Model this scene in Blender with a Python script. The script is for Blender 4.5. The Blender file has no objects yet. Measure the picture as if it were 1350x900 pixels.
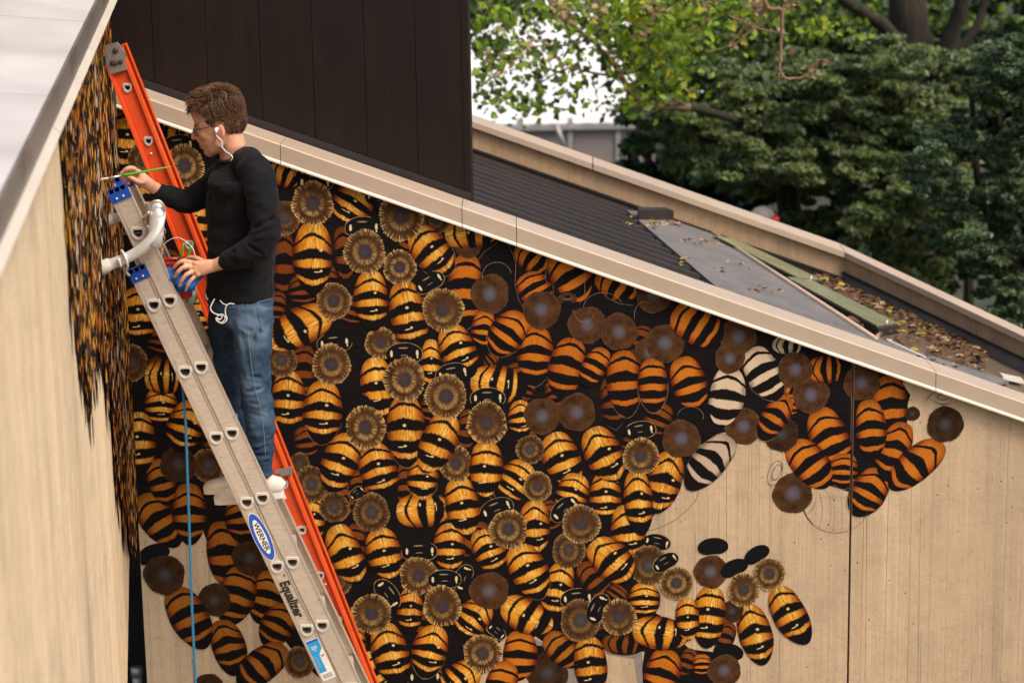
import bpy, bmesh, math, random
import numpy as np
from mathutils import Vector, Matrix, noise
from mathutils.geometry import tessellate_polygon
random.seed(7); rng = np.random.default_rng(7)
S = bpy.context.scene; COL = S.collection
PI = math.pi; R = math.radians

# ---------------------------------------------------------------- camera, world, sun, exposure
F = 2800.0; PITCH = R(12.1); ROLL = R(-1.0); CZ = 6.2
cam = bpy.data.cameras.new('camera'); cam_ob = bpy.data.objects.new('camera', cam); COL.objects.link(cam_ob)
CM = Matrix.Rotation(PI/2-PITCH, 3, 'X') @ Matrix.Rotation(ROLL, 3, 'Z')
cam_ob.matrix_world = Matrix.Translation((0, 0, CZ)) @ CM.to_4x4()
cam.sensor_width = 36; cam.lens = 36*F/1350; cam.clip_start = .1; cam.clip_end = 1000
cam.dof.use_dof = True; cam.dof.focus_distance = 9.2; cam.dof.aperture_fstop = 2.8
S.camera = cam_ob
S.render.resolution_x = 1024; S.render.resolution_y = 682
w = bpy.data.worlds.new("World"); S.world = w; w.use_nodes = True
nt = w.node_tree; bg = nt.nodes['Background']
sky = nt.nodes.new('ShaderNodeTexSky'); sky.sky_type = 'NISHITA'; sky.sun_disc = False
SUN_EL, SUN_AZ = R(52), R(132)          # azimuth clockwise from +Y: behind the camera and to its right
sky.sun_elevation = SUN_EL; sky.sun_rotation = SUN_AZ; sky.air_density = 1.3; sky.dust_density = 6.0; sky.ozone_density = .6
nt.links.new(sky.outputs[0], bg.inputs[0]); bg.inputs[1].default_value = .115
sl = bpy.data.lights.new('sun', 'SUN'); sl.energy = 1.15; sl.angle = R(18); sl.color = (1, .90, .76)
so = bpy.data.objects.new('sun', sl); COL.objects.link(so)
sd = Vector((math.sin(SUN_AZ)*math.cos(SUN_EL), math.cos(SUN_AZ)*math.cos(SUN_EL), math.sin(SUN_EL)))
so.rotation_euler = sd.to_track_quat('Z', 'Y').to_euler(); so.location = sd*30
S.view_settings.view_transform = 'Standard'; S.view_settings.look = 'None'
S.view_settings.exposure = 0.65; S.view_settings.gamma = 1

# ---------------------------------------------------------------- survey helpers: pixel of the photograph + depth -> place
def ray(u, v): return CM @ Vector(((u-675)/F, -(v-450)/F, -1))
def P(u, v, Y):
    d = ray(u, v); return Vector((0, 0, CZ)) + d*(Y/d.y)
ZK, Z0 = -.3704, 4.713
def zc(x): return ZK*x + Z0
def hit(u, v, drop):                     # point on the sloping roof plane 'drop' below the coping tops
    d = ray(u, v); t = (Z0-drop-CZ)/(d.z-ZK*d.x); return Vector((0, 0, CZ)) + d*t
TH = R(6.5); LC = P(163.5, 350, 9.5); LC.z = 0
LD = Vector((-math.sin(TH), math.cos(TH), 0)); LN = Vector((math.cos(TH), math.sin(TH), 0))
def lw(u, v):                            # point on the left wall's face
    d = ray(u, v); o = Vector((0, 0, CZ)); return o + d*((LC-o).dot(LN)/d.dot(LN))
def lwp(Y, z, n=0.0):                    # left wall face point at depth Y, height z, n in front of it
    t = (Y-9.5)/LD.y; q = LC + LD*t + LN*n; q.z = z; return q

# ---------------------------------------------------------------- materials
class MT:
    def __init__(s, name, rough=.7, metal=0, spec=.5):
        s.m = bpy.data.materials.new(name); s.m.use_nodes = True; s.t = s.m.node_tree; s.b = s.t.nodes['Principled BSDF']
        s.b.inputs['Roughness'].default_value = rough; s.b.inputs['Metallic'].default_value = metal
        s.b.inputs['Specular IOR Level'].default_value = spec
    def n(s, typ, **kw):
        x = s.t.nodes.new('ShaderNode'+typ)
        for k, v in kw.items(): setattr(x, k, v)
        return x
    def l(s, a, b): s.t.links.new(a, b); return a
    def setin(s, sock, v):
        if hasattr(v, 'is_output') or isinstance(v, bpy.types.NodeSocket): s.t.links.new(v, sock)
        else:
            if isinstance(v, tuple) and len(v) == 3 and sock.type == 'RGBA': v = (*v, 1)
            sock.default_value = v
    def math(s, op, a, b=0.0, c=None, clamp=False):
        x = s.n('Math', operation=op, use_clamp=clamp); s.setin(x.inputs[0], a); s.setin(x.inputs[1], b)
        if c is not None: s.setin(x.inputs[2], c)
        return x.outputs[0]
    def pos(s): return s.n('NewGeometry').outputs['Position']
    def map(s, v, scale=(1, 1, 1), rot=(0, 0, 0), loc=(0, 0, 0)):
        x = s.n('Mapping'); s.l(v, x.inputs[0]); s.setin(x.inputs['Scale'], scale); x.inputs['Rotation'].default_value = rot
        s.setin(x.inputs['Location'], loc); return x.outputs[0]
    def noise(s, v, scale=5, detail=4, rough=.55, dist=0):
        x = s.n('TexNoise'); s.l(v, x.inputs['Vector']); s.setin(x.inputs['Scale'], scale); x.inputs['Detail'].default_value = detail
        x.inputs['Roughness'].default_value = rough; x.inputs['Distortion'].default_value = dist; return x.outputs['Fac']
    def rng(s, v, a, b, c=0.0, d=1.0, smooth=False):
        x = s.n('MapRange'); x.interpolation_type = 'SMOOTHSTEP' if smooth else 'LINEAR'
        for i, q in enumerate((v, a, b, c, d)): s.setin(x.inputs[i], q)
        return x.outputs[0]
    def mix(s, f, a, b, mode='MIX'):
        x = s.n('MixRGB', blend_type=mode); s.setin(x.inputs[0], f); s.setin(x.inputs[1], a); s.setin(x.inputs[2], b); return x.outputs[0]
    def ramp(s, f, stops, interp='LINEAR'):
        x = s.n('ValToRGB'); x.color_ramp.interpolation = interp; e = x.color_ramp.elements
        while len(e) > 1: e.remove(e[-1])
        e[0].position = stops[0][0]; e[0].color = (*stops[0][1], 1)
        for p_, c in stops[1:]:
            q = e.new(p_); q.color = (*c, 1)
        s.setin(x.inputs[0], f); return x.outputs[0]
    def bump(s, h, strength=.3, dist=.01):
        x = s.n('Bump'); x.inputs['Strength'].default_value = strength; x.inputs['Distance'].default_value = dist
        s.l(h, x.inputs['Height']); s.l(x.outputs[0], s.b.inputs['Normal'])
    def col(s, c): s.setin(s.b.inputs['Base Color'], c); return s.m
    def rgh(s, c): s.setin(s.b.inputs['Roughness'], c)

def simple(name, c, rough=.6, metal=0, var=.12, scale=30, bump=0, spec=.5):
    m = MT(name, rough, metal, spec); p_ = m.n('TexCoord').outputs['Object']
    n1 = m.noise(p_, scale, 5); n2 = m.noise(p_, scale*.13+1, 3)
    f = m.math('MULTIPLY_ADD', n1, .5, m.math('MULTIPLY', n2, .5))
    lo = tuple(max(0, x*(1-var*2)) for x in c); hi = tuple(min(1, x*(1+var*2)) for x in c)
    m.col(m.ramp(f, [(.25, lo), (.75, hi)]))
    m.rgh(m.rng(n2, .3, .7, max(.05, rough-.08), min(1, rough+.08)))
    if bump: m.bump(n1, bump, .004)
    return m.m

def concrete(name, base, xs=(1, 1, 1), tint2=(.42, .30, .21)):
    m = MT(name, .88, 0, .25); p_ = m.pos()
    a = m.noise(m.map(p_, (7*xs[0], 7*xs[1], .35)), 1, 4, .5)            # board-wide streaks
    b = m.noise(m.map(p_, (38*xs[0], 38*xs[1], .8)), 1, 5, .6)           # fine streaks
    c = m.noise(p_, 3.1, 5, .6); d = m.noise(m.map(p_, (10, 10, 130)), 1, 2, .5); e = m.noise(p_, 55, 4, .65)
    k = m.mix(m.rng(a, .3, .7), tuple(x*.85 for x in base), tuple(min(1, x*1.13) for x in base))
    k = m.mix(m.rng(b, .42, .72, 0, .32), k, tint2)
    k = m.mix(m.rng(c, .55, .8, 0, .45), k, (.36, .29, .22))
    k = m.mix(m.rng(c, .2, .42, .35, 0), k, (.58, .45, .33))
    mo = m.noise(p_, 9, 6, .72); k = m.mix(m.rng(mo, .46, .68, 0, .5), k, tuple(x*.68 for x in base)); k = m.mix(m.rng(e, .56, .70, 0, .35), k, tuple(x*.6 for x in base)); k = m.mix(m.rng(e, .30, .42, .25, 0), k, tuple(min(1, x*1.3) for x in base))
    sn = m.noise(m.map(p_, (2.6*xs[0], 2.6*xs[1], .28)), 1, 5, .65); sn2 = m.noise(m.map(p_, (20*xs[0], 20*xs[1], 1.6)), 1, 4, .7)
    k = m.mix(m.math('MULTIPLY', m.rng(sn, .52, .68, 0, .75), m.rng(sn2, .4, .65, 0, 1)), k, (.27, .20, .145))
    line = m.noise(m.map(p_, (16*xs[0], 16*xs[1], .06), loc=(3.3, 0, 0)), 1, 1, .3)
    ln = m.rng(m.math('ABSOLUTE', m.math('SUBTRACT', line, .5)), .002, .007, .22, 0)
    k = m.mix(ln, k, (.20, .15, .11))
    v = m.n('TexVoronoi'); m.l(p_, v.inputs['Vector']); v.inputs['Scale'].default_value = 17
    pit = m.rng(v.outputs['Distance'], .045, .075, .8, 0); k = m.mix(pit, k, (.12, .09, .07))
    m.col(k)
    h = m.math('ADD', m.math('MULTIPLY', b, .5), m.math('ADD', m.math('MULTIPLY', d, .10), m.math('MULTIPLY', e, .3)))
    h = m.math('SUBTRACT', h, m.math('MULTIPLY', pit, .6)); h = m.math('SUBTRACT', h, ln)
    m.bump(h, .8, .009); return m.m

M = {}
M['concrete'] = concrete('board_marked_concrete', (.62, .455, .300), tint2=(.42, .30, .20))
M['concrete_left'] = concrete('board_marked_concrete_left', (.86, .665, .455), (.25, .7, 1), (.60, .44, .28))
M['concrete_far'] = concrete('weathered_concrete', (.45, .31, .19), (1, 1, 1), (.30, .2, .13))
M['coping'] = simple('painted_coping_metal', (.47, .365, .28), .5, .0, .035, 9)
M['coping_edge'] = simple('pale_highlight_metal', (.66, .60, .53), .35, 0, .02, 9)  # lip's catch of light put into a paler colour; also plain white strips
M['coping_shiny'] = simple('bare_coping_metal', (.36, .31, .28), .3, .5, .18, 3)
M['coping_top'] = simple('pale_coping_top', (.60, .565, .55), .5, .1, .10, 2.5)
M['joint'] = simple('dark_joint_filler', (.06, .045, .035), .9)
M['black'] = simple('black_void', (.008, .007, .006), .9)
M['soil'] = simple('dark_soil_ground', (.035, .04, .02), .95, 0, .3, 2)
M['flashing'] = simple('dark_bitumen_flashing', (.020, .014, .014), .6, 0, .2, 12)
M['flashing_grey'] = simple('grey_bitumen_flashing', (.13, .12, .12), .75, 0, .2, 12)
M['membrane'] = simple('grey_roof_membrane', (.17, .155, .15), .7, 0, .25, 14, .3)
M['alu'] = None

def brushed(name, c, rough=.38, metal=.85, axis=(1, 1, 1)):
    m = MT(name, rough, metal); p_ = m.n('TexCoord').outputs['Object']
    n1 = m.noise(m.map(p_, axis), 90, 3); n2 = m.noise(p_, 5, 4); n3 = m.noise(p_, 45, 3)
    k = m.mix(m.rng(n1, .3, .7), tuple(x*.9 for x in c), tuple(min(1, x*1.08) for x in c))
    k = m.mix(m.rng(n2, .55, .75, 0, .35), k, tuple(x*.62 for x in c))
    k = m.mix(m.rng(n3, .66, .72, 0, .5), k, (.25, .2, .15))
    m.col(k); m.rgh(m.rng(n2, .3, .7, rough-.06, rough+.12)); m.bump(n1, .06, .002); return m.m
M['alu'] = brushed('worn_ladder_aluminium', (.63, .545, .47), .45, .4, (.3, 1, 1))
M['alu2'] = brushed('worn_ladder_aluminium_flange', (.60, .51, .43), .45, .45)
M['bright'] = brushed('bright_aluminium_tube', (.86, .85, .86), .30, .45)
M['sleeve'] = brushed('rung_sleeve_metal', (.78, .76, .75), .35, .5)
M['galv'] = brushed('grey_bracket_metal', (.42, .40, .38), .4, .7)
M['orange'] = simple('orange_fibreglass', (.68, .075, .014), .5, 0, .16, 5)
M['orange2'] = simple('orange_fibreglass_flange', (.80, .10, .02), .38, 0, .05, 7)
M['blue_plastic'] = simple('blue_plastic', (.012, .075, .42), .35, 0, .08)
M['rope'] = None
mm = MT('twisted_blue_rope', .8); u_ = mm.n('TexCoord').outputs['UV']
wv = mm.n('TexWave'); mm.l(mm.map(u_, (1, 1, 1), (0, 0, R(35))), wv.inputs['Vector']); wv.inputs['Scale'].default_value = 9
mm.col(mm.mix(wv.outputs['Fac'], (.008, .07, .16), (.03, .26, .50))); M['rope'] = mm.m
M['white'] = simple('white_plastic', (.85, .84, .82), .4, 0, .02)
M['print_blue'] = simple('blue_print', (.02, .09, .55), .4, 0, .02)
M['print_cyan'] = simple('light_blue_print', (.03, .32, .72), .4, 0, .03)
M['print_black'] = simple('black_print', (.015, .013, .012), .5, 0, .02)
M['rubber'] = simple('grey_rubber_pad', (.50, .47, .42), .7, 0, .1, 20)
M['red_pot'] = simple('red_paint_pot', (.42, .012, .012), .3, 0, .12, 12)
M['paint_dark'] = simple('dark_wet_paint', (.06, .018, .012), .25, 0, .3, 25)
M['copper'] = simple('copper_cup', (.55, .25, .10), .3, .5, .15, 20)
M['rag'] = simple('blue_rag', (.01, .09, .35), .85, 0, .2, 40, .5)
M['green'] = simple('green_brush_handle', (.10, .42, .03), .35, 0, .1)
M['bristle'] = simple('pale_brush_bristle', (.65, .55, .42), .8, 0, .15, 90)
M['clear'] = simple('cloudy_plastic_cup', (.42, .52, .46), .25, 0, .2, 30)
M['ferrule'] = simple('brush_ferrule', (.75, .70, .62), .25, .8, .05)

# dark metal cladding
mm = MT('dark_brown_cladding', .5, 0, .25); p_ = mm.pos()
a = mm.noise(mm.map(p_, (1, 1, .12)), 22, 4); b = mm.noise(mm.map(p_, (1, 1, .3)), 90, 2)
k = mm.mix(mm.rng(a, .3, .7), (.0085, .0046, .0034), (.014, .0078, .0056)); k = mm.mix(mm.rng(b, .74, .80, 0, .25), k, (.22, .17, .14))
mm.col(k); mm.bump(a, .05, .004); M['clad'] = mm.m
mm = MT('dark_roof_ribs', .55, 0, .35); p_ = mm.pos(); a = mm.noise(mm.map(p_, (.5, 6, 1)), 5, 4); b = mm.noise(p_, 30, 4)
mm.col(mm.mix(mm.rng(a, .3, .7), (.016, .011, .011), (.034, .025, .023))); mm.rgh(mm.rng(b, .3, .7, .45, .65)); M['rib'] = mm.m

# painted bee materials: pigment, plus wall shade in the lower-left orange, in the bee's own coordinates (u along the body, v across)
def abdomen_mat(name, c_mid, c_edge, c_hi, hi=1.0, brush=.5, black=(.006, .0045, .005)):
    m = MT(name, .7, 0, .12); uv = m.n('TexCoord').outputs['UV']; sep = m.n('SeparateXYZ'); m.l(uv, sep.inputs[0])
    s_, t_ = sep.outputs[0], m.math('MULTIPLY_ADD', sep.outputs[1], 2, -1)
    oi = m.n('ObjectInfo').outputs['Random']; off = m.math('MULTIPLY', oi, 37.0)
    cx = m.n('CombineXYZ'); m.l(s_, cx.inputs[0]); m.l(t_, cx.inputs[1]); m.l(off, cx.inputs[2]); v = cx.outputs[0]
    hair = m.noise(m.map(v, (5, 34, 1)), 1, 2, .6); wob = m.noise(m.map(v, (2.2, 1.6, 1)), 1, 2)
    t2 = m.math('MULTIPLY', t_, t_)
    bend = m.math('MULTIPLY', m.math('MULTIPLY_ADD', s_, -.62, .36), t2)
    o2 = m.math('FRACT', m.math('MULTIPLY', oi, 13.7)); o3 = m.math('FRACT', m.math('MULTIPLY', oi, 7.31))
    bend = m.math('MULTIPLY', bend, m.math('MULTIPLY_ADD', o3, .9, .45))
    q = m.math('SUBTRACT', m.math('MULTIPLY', m.math('SUBTRACT', s_, .02), m.math('MULTIPLY_ADD', o2, .26, .86)), bend)
    q = m.math('ADD', q, m.math('MULTIPLY', m.math('SUBTRACT', hair, .5), .085*brush*1.3))
    q = m.math('ADD', q, m.math('MULTIPLY', m.math('SUBTRACT', wob, .5), .07))
    q = m.math('ADD', q, m.math('MULTIPLY', m.math('SUBTRACT', oi, .5), .07))
    br = m.noise(m.map(v, (7, 10, 1)), 1, 4, .65)
    st = m.ramp(q, [(0, (0,)*3), (.095, (0,)*3), (.105, (1,)*3), (.15, (1,)*3), (.162, (0,)*3), (.308, (0,)*3), (.322, (1,)*3), (.468, (1,)*3), (.484, (0,)*3), (.598, (0,)*3), (.614, (1,)*3), (.770, (1,)*3), (.786, (0,)*3), (.845, (0,)*3), (.86, (1,)*3)], 'LINEAR')
    st2 = m.noise(m.map(v, (3, 26, 1)), 1, 3, .7)
    e = m.rng(m.math('ABSOLUTE', t_), .35, .95, 0, 1, True)
    k = m.mix(e, c_mid, c_edge)
    e3 = m.rng(m.math('ADD', m.math('ABSOLUTE', t_), m.math('MULTIPLY', m.math('SUBTRACT', br, .5), .35)), .62, 1.0, 0, .88, True)
    k = m.mix(m.math('MULTIPLY', oi, .35), k, c_edge)
    k = m.mix(e3, k, tuple(x*.22 for x in c_edge))
    k = m.mix(m.rng(s_, .0, .16, .8, 0), k, tuple(x*.45 for x in c_edge)); k = m.mix(m.rng(s_, .72, .95, 0, .6), k, c_edge)
    k = m.mix(m.rng(br, .34, .46, .85*brush, 0), k, c_edge)
    side = m.math('ADD', t_, -.12)
    glow = m.rng(m.math('MULTIPLY', side, side), .0, .22, 1, 0)
    k = m.mix(m.math('MULTIPLY', m.rng(m.math('ADD', m.math('MULTIPLY', st2, .45), m.math('MULTIPLY', br, .55)), .46, .60, 0, .95*hi), glow), k, c_hi)
    k = m.mix(m.math('MULTIPLY', m.rng(m.math('ADD', m.math('MULTIPLY', st2, .5), m.math('MULTIPLY', br, .5)), .58, .68, 0, .8*hi), glow), k, tuple(min(1, x*1.15+.12) for x in c_hi))
    k = m.mix(m.rng(m.noise(m.map(v, (9, 60, 1)), 1, 2), .55, .7, 0, .35*brush), k, tuple(x*.45 for x in c_mid))
    k = m.mix(st, k, black)
    # small painted glints on the dark bands
    if hi > .5:
        for (gs, gt, ga, gb) in ((.40, .16, .021, .09), (.685, .17, .017, .08), (.70, -.05, .008, .16)):
            dx = m.math('DIVIDE', m.math('SUBTRACT', s_, m.math('MULTIPLY_ADD', o2, -.10, gs+.055)), ga)
            dy = m.math('DIVIDE', m.math('SUBTRACT', t_, m.math('MULTIPLY_ADD', o3, .62, gt-.31)), gb)
            dd = m.math('ADD', m.math('MULTIPLY', dx, dx), m.math('MULTIPLY', dy, dy))
            k = m.mix(m.rng(dd, .7, 1.3, .85, 0), k, (.82, .62, .30))
    m.col(k); m.bump(st2, .08, .002); return m.m
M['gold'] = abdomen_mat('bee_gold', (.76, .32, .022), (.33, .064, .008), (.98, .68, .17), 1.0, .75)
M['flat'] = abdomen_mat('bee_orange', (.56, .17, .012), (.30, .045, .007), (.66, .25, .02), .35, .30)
M['deep'] = abdomen_mat('bee_shaded_orange', (.36, .125, .012), (.20, .038, .006), (.44, .18, .02), .4, .35)  # shade of the lower-left wall put into the bees' orange
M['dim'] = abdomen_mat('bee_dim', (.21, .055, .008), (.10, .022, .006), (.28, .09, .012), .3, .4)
M['cream'] = abdomen_mat('bee_cream', (.68, .52, .37), (.62, .46, .32), (.62, .25, .05), .30, .25)
M['bare'] = abdomen_mat('bee_bare', (.56, .41, .29), (.52, .38, .27), (.56, .41, .29), .1, .1)

def thorax_mat(name, base, ring, core, gold_amt, core_r=.34):
    m = MT(name, .75, 0, .1); uv = m.n('TexCoord').outputs['UV']; sep = m.n('SeparateXYZ'); m.l(uv, sep.inputs[0])
    x, y = m.math('MULTIPLY_ADD', sep.outputs[0], 2, -1), m.math('MULTIPLY_ADD', sep.outputs[1], 2, -1)
    oi = m.n('ObjectInfo').outputs['Random']; off = m.math('MULTIPLY', oi, 51.0)
    r_ = m.math('SQRT', m.math('ADD', m.math('MULTIPLY', x, x), m.math('MULTIPLY', y, y)))
    ang = m.math('ARCTAN2', y, x)
    cx = m.n('CombineXYZ'); m.l(m.math('MULTIPLY', m.math('COSINE', ang), 1), cx.inputs[0]); m.l(m.math('SINE', ang), cx.inputs[1]); m.l(off, cx.inputs[2])
    d0 = cx.outputs[0]
    va = m.n('VectorMath', operation='SCALE'); m.l(d0, va.inputs[0]); va.inputs['Scale'].default_value = 1
    ax = m.n('CombineXYZ'); m.l(m.math('MULTIPLY', ang, 20), ax.inputs[0]); m.l(m.math('MULTIPLY', r_, 2.2), ax.inputs[1]); m.l(off, ax.inputs[2])
    hair = m.noise(ax.outputs[0], 1.0, 2, .6)
    cz = m.n('CombineXYZ'); m.l(x, cz.inputs[0]); m.l(y, cz.inputs[1]); m.l(off, cz.inputs[2]); blob = m.noise(cz.outputs[0], 2.3, 4, .6)
    rr = m.math('ADD', r_, m.math('MULTIPLY', m.math('SUBTRACT', hair, .5), .30))
    k = m.mix(m.rng(blob, .3, .7), tuple(v*.6 for v in base), tuple(v*2.0 for v in base)); k = m.mix(m.rng(hair, .55, .7, 0, .4), k, tuple(v*2.4 for v in base))
    # outer fringe and inner crescent of gold hair strokes
    f1 = m.math('MULTIPLY', m.rng(rr, .76, .88, 0, 1), m.rng(hair, .50, .62, 0, gold_amt))
    k = m.mix(f1, k, ring); k = m.mix(m.math('MULTIPLY', m.rng(rr, .90, 1.0, 0, 1), m.rng(hair, .40, .55, 0, gold_amt)), k, tuple(min(1, v*1.25+.03) for v in ring))
    lower = m.rng(m.math('ADD', m.math('ADD', y, m.math('MULTIPLY', m.math('SINE', off), .5)), m.math('MULTIPLY', blob, 1.4)), .2, 1.3, 1.2, 0)
    band = m.math('MULTIPLY', m.rng(rr, .33, .42, 0, 1), m.rng(rr, .56, .64, 1, 0))
    f2 = m.math('MULTIPLY', m.math('MULTIPLY', band, lower), m.rng(hair, .44, .60, 0, gold_amt))
    k = m.mix(f2, k, tuple(min(1, v*1.1) for v in ring))
    rc = m.math('ADD', r_, m.math('MULTIPLY', m.math('SUBTRACT', blob, .5), .35))
    k = m.mix(m.rng(rc, core_r-.12, core_r+.08, .85, 0), k, core); k = m.mix(m.rng(m.math('ADD', rc, m.math('MULTIPLY', hair, .3)), .10, .34, .6, 0), k, tuple(v*1.7 for v in core))
    m.col(k); m.bump(hair, .1, .002); return m.m
M['th_gold'] = thorax_mat('thorax_gold', (.058, .025, .010), (.56, .36, .12), (.045, .038, .048), .72)
M['th_mid'] = thorax_mat('thorax_mid', (.042, .018, .008), (.32, .19, .06), (.06, .052, .056), .7)
M['th_brown'] = thorax_mat('thorax_brown', (.052, .022, .009), (.13, .07, .022), (.10, .092, .115), .22, .36)
M['th_dark'] = thorax_mat('thorax_dark', (.028, .013, .006), (.08, .04, .01), (.05, .046, .052), .2, .33)

def head_mat(name, rim, glint):
    m = MT(name, .6, 0, .15); uv = m.n('TexCoord').outputs['UV']; sep = m.n('SeparateXYZ'); m.l(uv, sep.inputs[0])
    x, y = m.math('MULTIPLY_ADD', sep.outputs[0], 2, -1), m.math('MULTIPLY_ADD', sep.outputs[1], 2, -1)
    k = m.mix(0.0, (.005, .0045, .006), (0, 0, 0))
    oi = m.n('ObjectInfo').outputs['Random']
    cz = m.n('CombineXYZ'); m.l(x, cz.inputs[0]); m.l(y, cz.inputs[1]); m.l(m.math('MULTIPLY', oi, 40), cz.inputs[2]); nz = m.noise(cz.outputs[0], 5, 3, .7)
    if glint:
        for (gx, gy, ra, rb) in ((-.72, .05, .10, .36), (.74, .10, .10, .34), (.74, -.30, .06, .14), (-.05, .55, .34, .09), (.0, -.15, .26, .06)):
            dx = m.math('DIVIDE', m.math('SUBTRACT', x, gx), ra); dy = m.math('DIVIDE', m.math('SUBTRACT', y, gy), rb)
            dd = m.math('ADD', m.math('ADD', m.math('MULTIPLY', dx, dx), m.math('MULTIPLY', dy, dy)), m.math('MULTIPLY', nz, .9))
            k = m.mix(m.rng(dd, .9, 1.2, .9 if abs(gx) > .5 else .35, 0), k, (.80, .66, .40))
    m.col(k); return m.m
M['head'] = head_mat('bee_head', (.5, .35, .12), True); M['head_flat'] = head_mat('bee_head_flat', (0, 0, 0), False)
M['rim'] = simple('bee_outline_gold', (.42, .29, .11), .6, 0, .35, 60)
M['chalk'] = simple('sketch_line_pale', (.34, .23, .14), .8, 0, .3, 60)
M['char'] = simple('sketch_line_dark', (.05, .03, .02), .8, 0, .4, 60)
mm = MT('black_mural_ground', .7, 0, .1); p_ = mm.pos(); a = mm.noise(mm.map(p_, (3, 3, 30)), 4, 4); b = mm.noise(p_, 4, 4)
k = mm.mix(mm.rng(a, .35, .7), (.005, .004, .0045), (.012, .009, .010)); k = mm.mix(mm.rng(b, .62, .72, 0, .5), k, (.028, .013, .008))
mm.col(k); mm.bump(a, .12, .002); M['mural_black'] = mm.m
M['olive'] = None
M['grey_paint_shade'] = simple('grey_shadow_tone', (.25, .21, .19), .7, 0, .18, 25)

# ---------------------------------------------------------------- object helpers
WLOC = {}
def link(o, parent, loc):
    COL.objects.link(o); WLOC[o.name] = Vector(loc)
    if parent is not None: o.parent = parent; o.location = Vector(loc)-WLOC[parent.name]
    else: o.location = loc
    return o
def thing(name, label, cat, loc, group=None):
    o = bpy.data.objects.new(name, None); o.empty_display_size = .1; link(o, None, loc); o['label'] = label; o['category'] = cat
    if group: o['group'] = group
    return o
def tag(o, label=None, cat=None, group=None, kind=None):
    for k_, v_ in (('label', label), ('category', cat), ('group', group), ('kind', kind)):
        if v_: o[k_] = v_
    return o
class MB:
    def __init__(s): s.v = []; s.f = []; s.uv = []; s.mi = []; s.sm = []
    def add(s, vs, fs, uvs=None, mi=0, smooth=False):
        b = len(s.v); s.v += [tuple(q) for q in vs]
        for i, f_ in enumerate(fs):
            s.f.append([b+j for j in f_]); s.mi.append(mi); s.sm.append(smooth)
            s.uv.append([uvs[j] for j in f_] if uvs is not None else [(0, 0)]*len(f_))
        return s
    def box(s, c, sx, sy, sz, fr=None, mi=0):
        X, Y, Z = fr if fr else (Vector((1, 0, 0)), Vector((0, 1, 0)), Vector((0, 0, 1))); c = Vector(c)
        vs = [c+X*(sx/2*a)+Y*(sy/2*b)+Z*(sz/2*d) for a in (-1, 1) for b in (-1, 1) for d in (-1, 1)]
        return s.add(vs, [(0, 1, 3, 2), (4, 6, 7, 5), (0, 4, 5, 1), (2, 3, 7, 6), (0, 2, 6, 4), (1, 5, 7, 3)], mi=mi)
    def prism(s, poly, ext, mi=0):       # polygon (list of Vector) extruded by vector
        n = len(poly); a = [Vector(q) for q in poly]; e = Vector(ext)
        fs = [tuple(t) for t in tessellate_polygon([a])]
        nrm = Vector((0, 0, 0))
        for i in range(n): nrm += a[i].cross(a[(i+1) % n])
        ar = 0
        if fs: ar = (a[fs[0][1]]-a[fs[0][0]]).cross(a[fs[0][2]]-a[fs[0][0]]).dot(nrm)
        up = nrm.dot(e) > 0
        front = [f_ if (ar > 0) != up else f_[::-1] for f_ in fs]
        s.add(a, front, mi=mi); s.add([q+e for q in a], [f_[::-1] for f_ in front], mi=mi)
        b = len(s.v); side = []
        for i in range(n):
            j = (i+1) % n; side.append((i, j, n+j, n+i) if up else (j, i, n+i, n+j))
        return s.add(a+[q+e for q in a], side, mi=mi)
    def tube(s, pts, rad, seg=10, mi=0, side=None, caps=True, up=Vector((0, 1, 0))):
        pts = [Vector(q) for q in pts]; n = len(pts)
        if not hasattr(rad, '__len__'): rad = [rad]*n
        vs = []; uvs = []; L = 0
        for i, q in enumerate(pts):
            t = (pts[min(i+1, n-1)]-pts[max(i-1, 0)]).normalized()
            a = up-t*up.dot(t)
            if a.length < 1e-4: a = Vector((1, 0, .01))-t*t.x
            a.normalize(); b = t.cross(a)
            if i: L += (q-pts[i-1]).length
            r1, r2 = rad[i] if hasattr(rad[i], '__len__') else (rad[i], rad[i])   # r1 in plane perpendicular to up, r2 along up
            for j in range(seg):
                th = 2*PI*j/seg; vs.append(q+b*(r1*math.cos(th))+a*(r2*math.sin(th))); uvs.append((j/seg, L*20))
        fs = [(i*seg+j, i*seg+(j+1) % seg, (i+1)*seg+(j+1) % seg, (i+1)*seg+j) for i in range(n-1) for j in range(seg)]
        if caps: fs += [tuple(range(seg))[::-1], tuple((n-1)*seg+j for j in range(seg))]
        return s.add(vs, fs, uvs, mi, True)
    def ball(s, c, r, fr=None, seg=14, rings=9, mi=0):
        X, Y, Z = fr if fr else (Vector((1, 0, 0)), Vector((0, 1, 0)), Vector((0, 0, 1))); c = Vector(c)
        rx, ry, rz = r if hasattr(r, '__len__') else (r, r, r)
        vs = [c+Z*rz]; 
        for i in range(1, rings):
            ph = PI*i/rings
            for j in range(seg):
                th = 2*PI*j/seg; vs.append(c+X*(rx*math.sin(ph)*math.cos(th))+Y*(ry*math.sin(ph)*math.sin(th))+Z*(rz*math.cos(ph)))
        vs.append(c-Z*rz); fs = [(0, 1+j, 1+(j+1) % seg) for j in range(seg)]
        for i in range(rings-2):
            for j in range(seg): fs.append((1+i*seg+j, 1+(i+1)*seg+j, 1+(i+1)*seg+(j+1) % seg, 1+i*seg+(j+1) % seg))
        k_ = len(vs)-1; o = 1+(rings-2)*seg
        fs += [(o+j, k_, o+(j+1) % seg) for j in range(seg)]
        return s.add(vs, fs, mi=mi, smooth=True)
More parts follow.
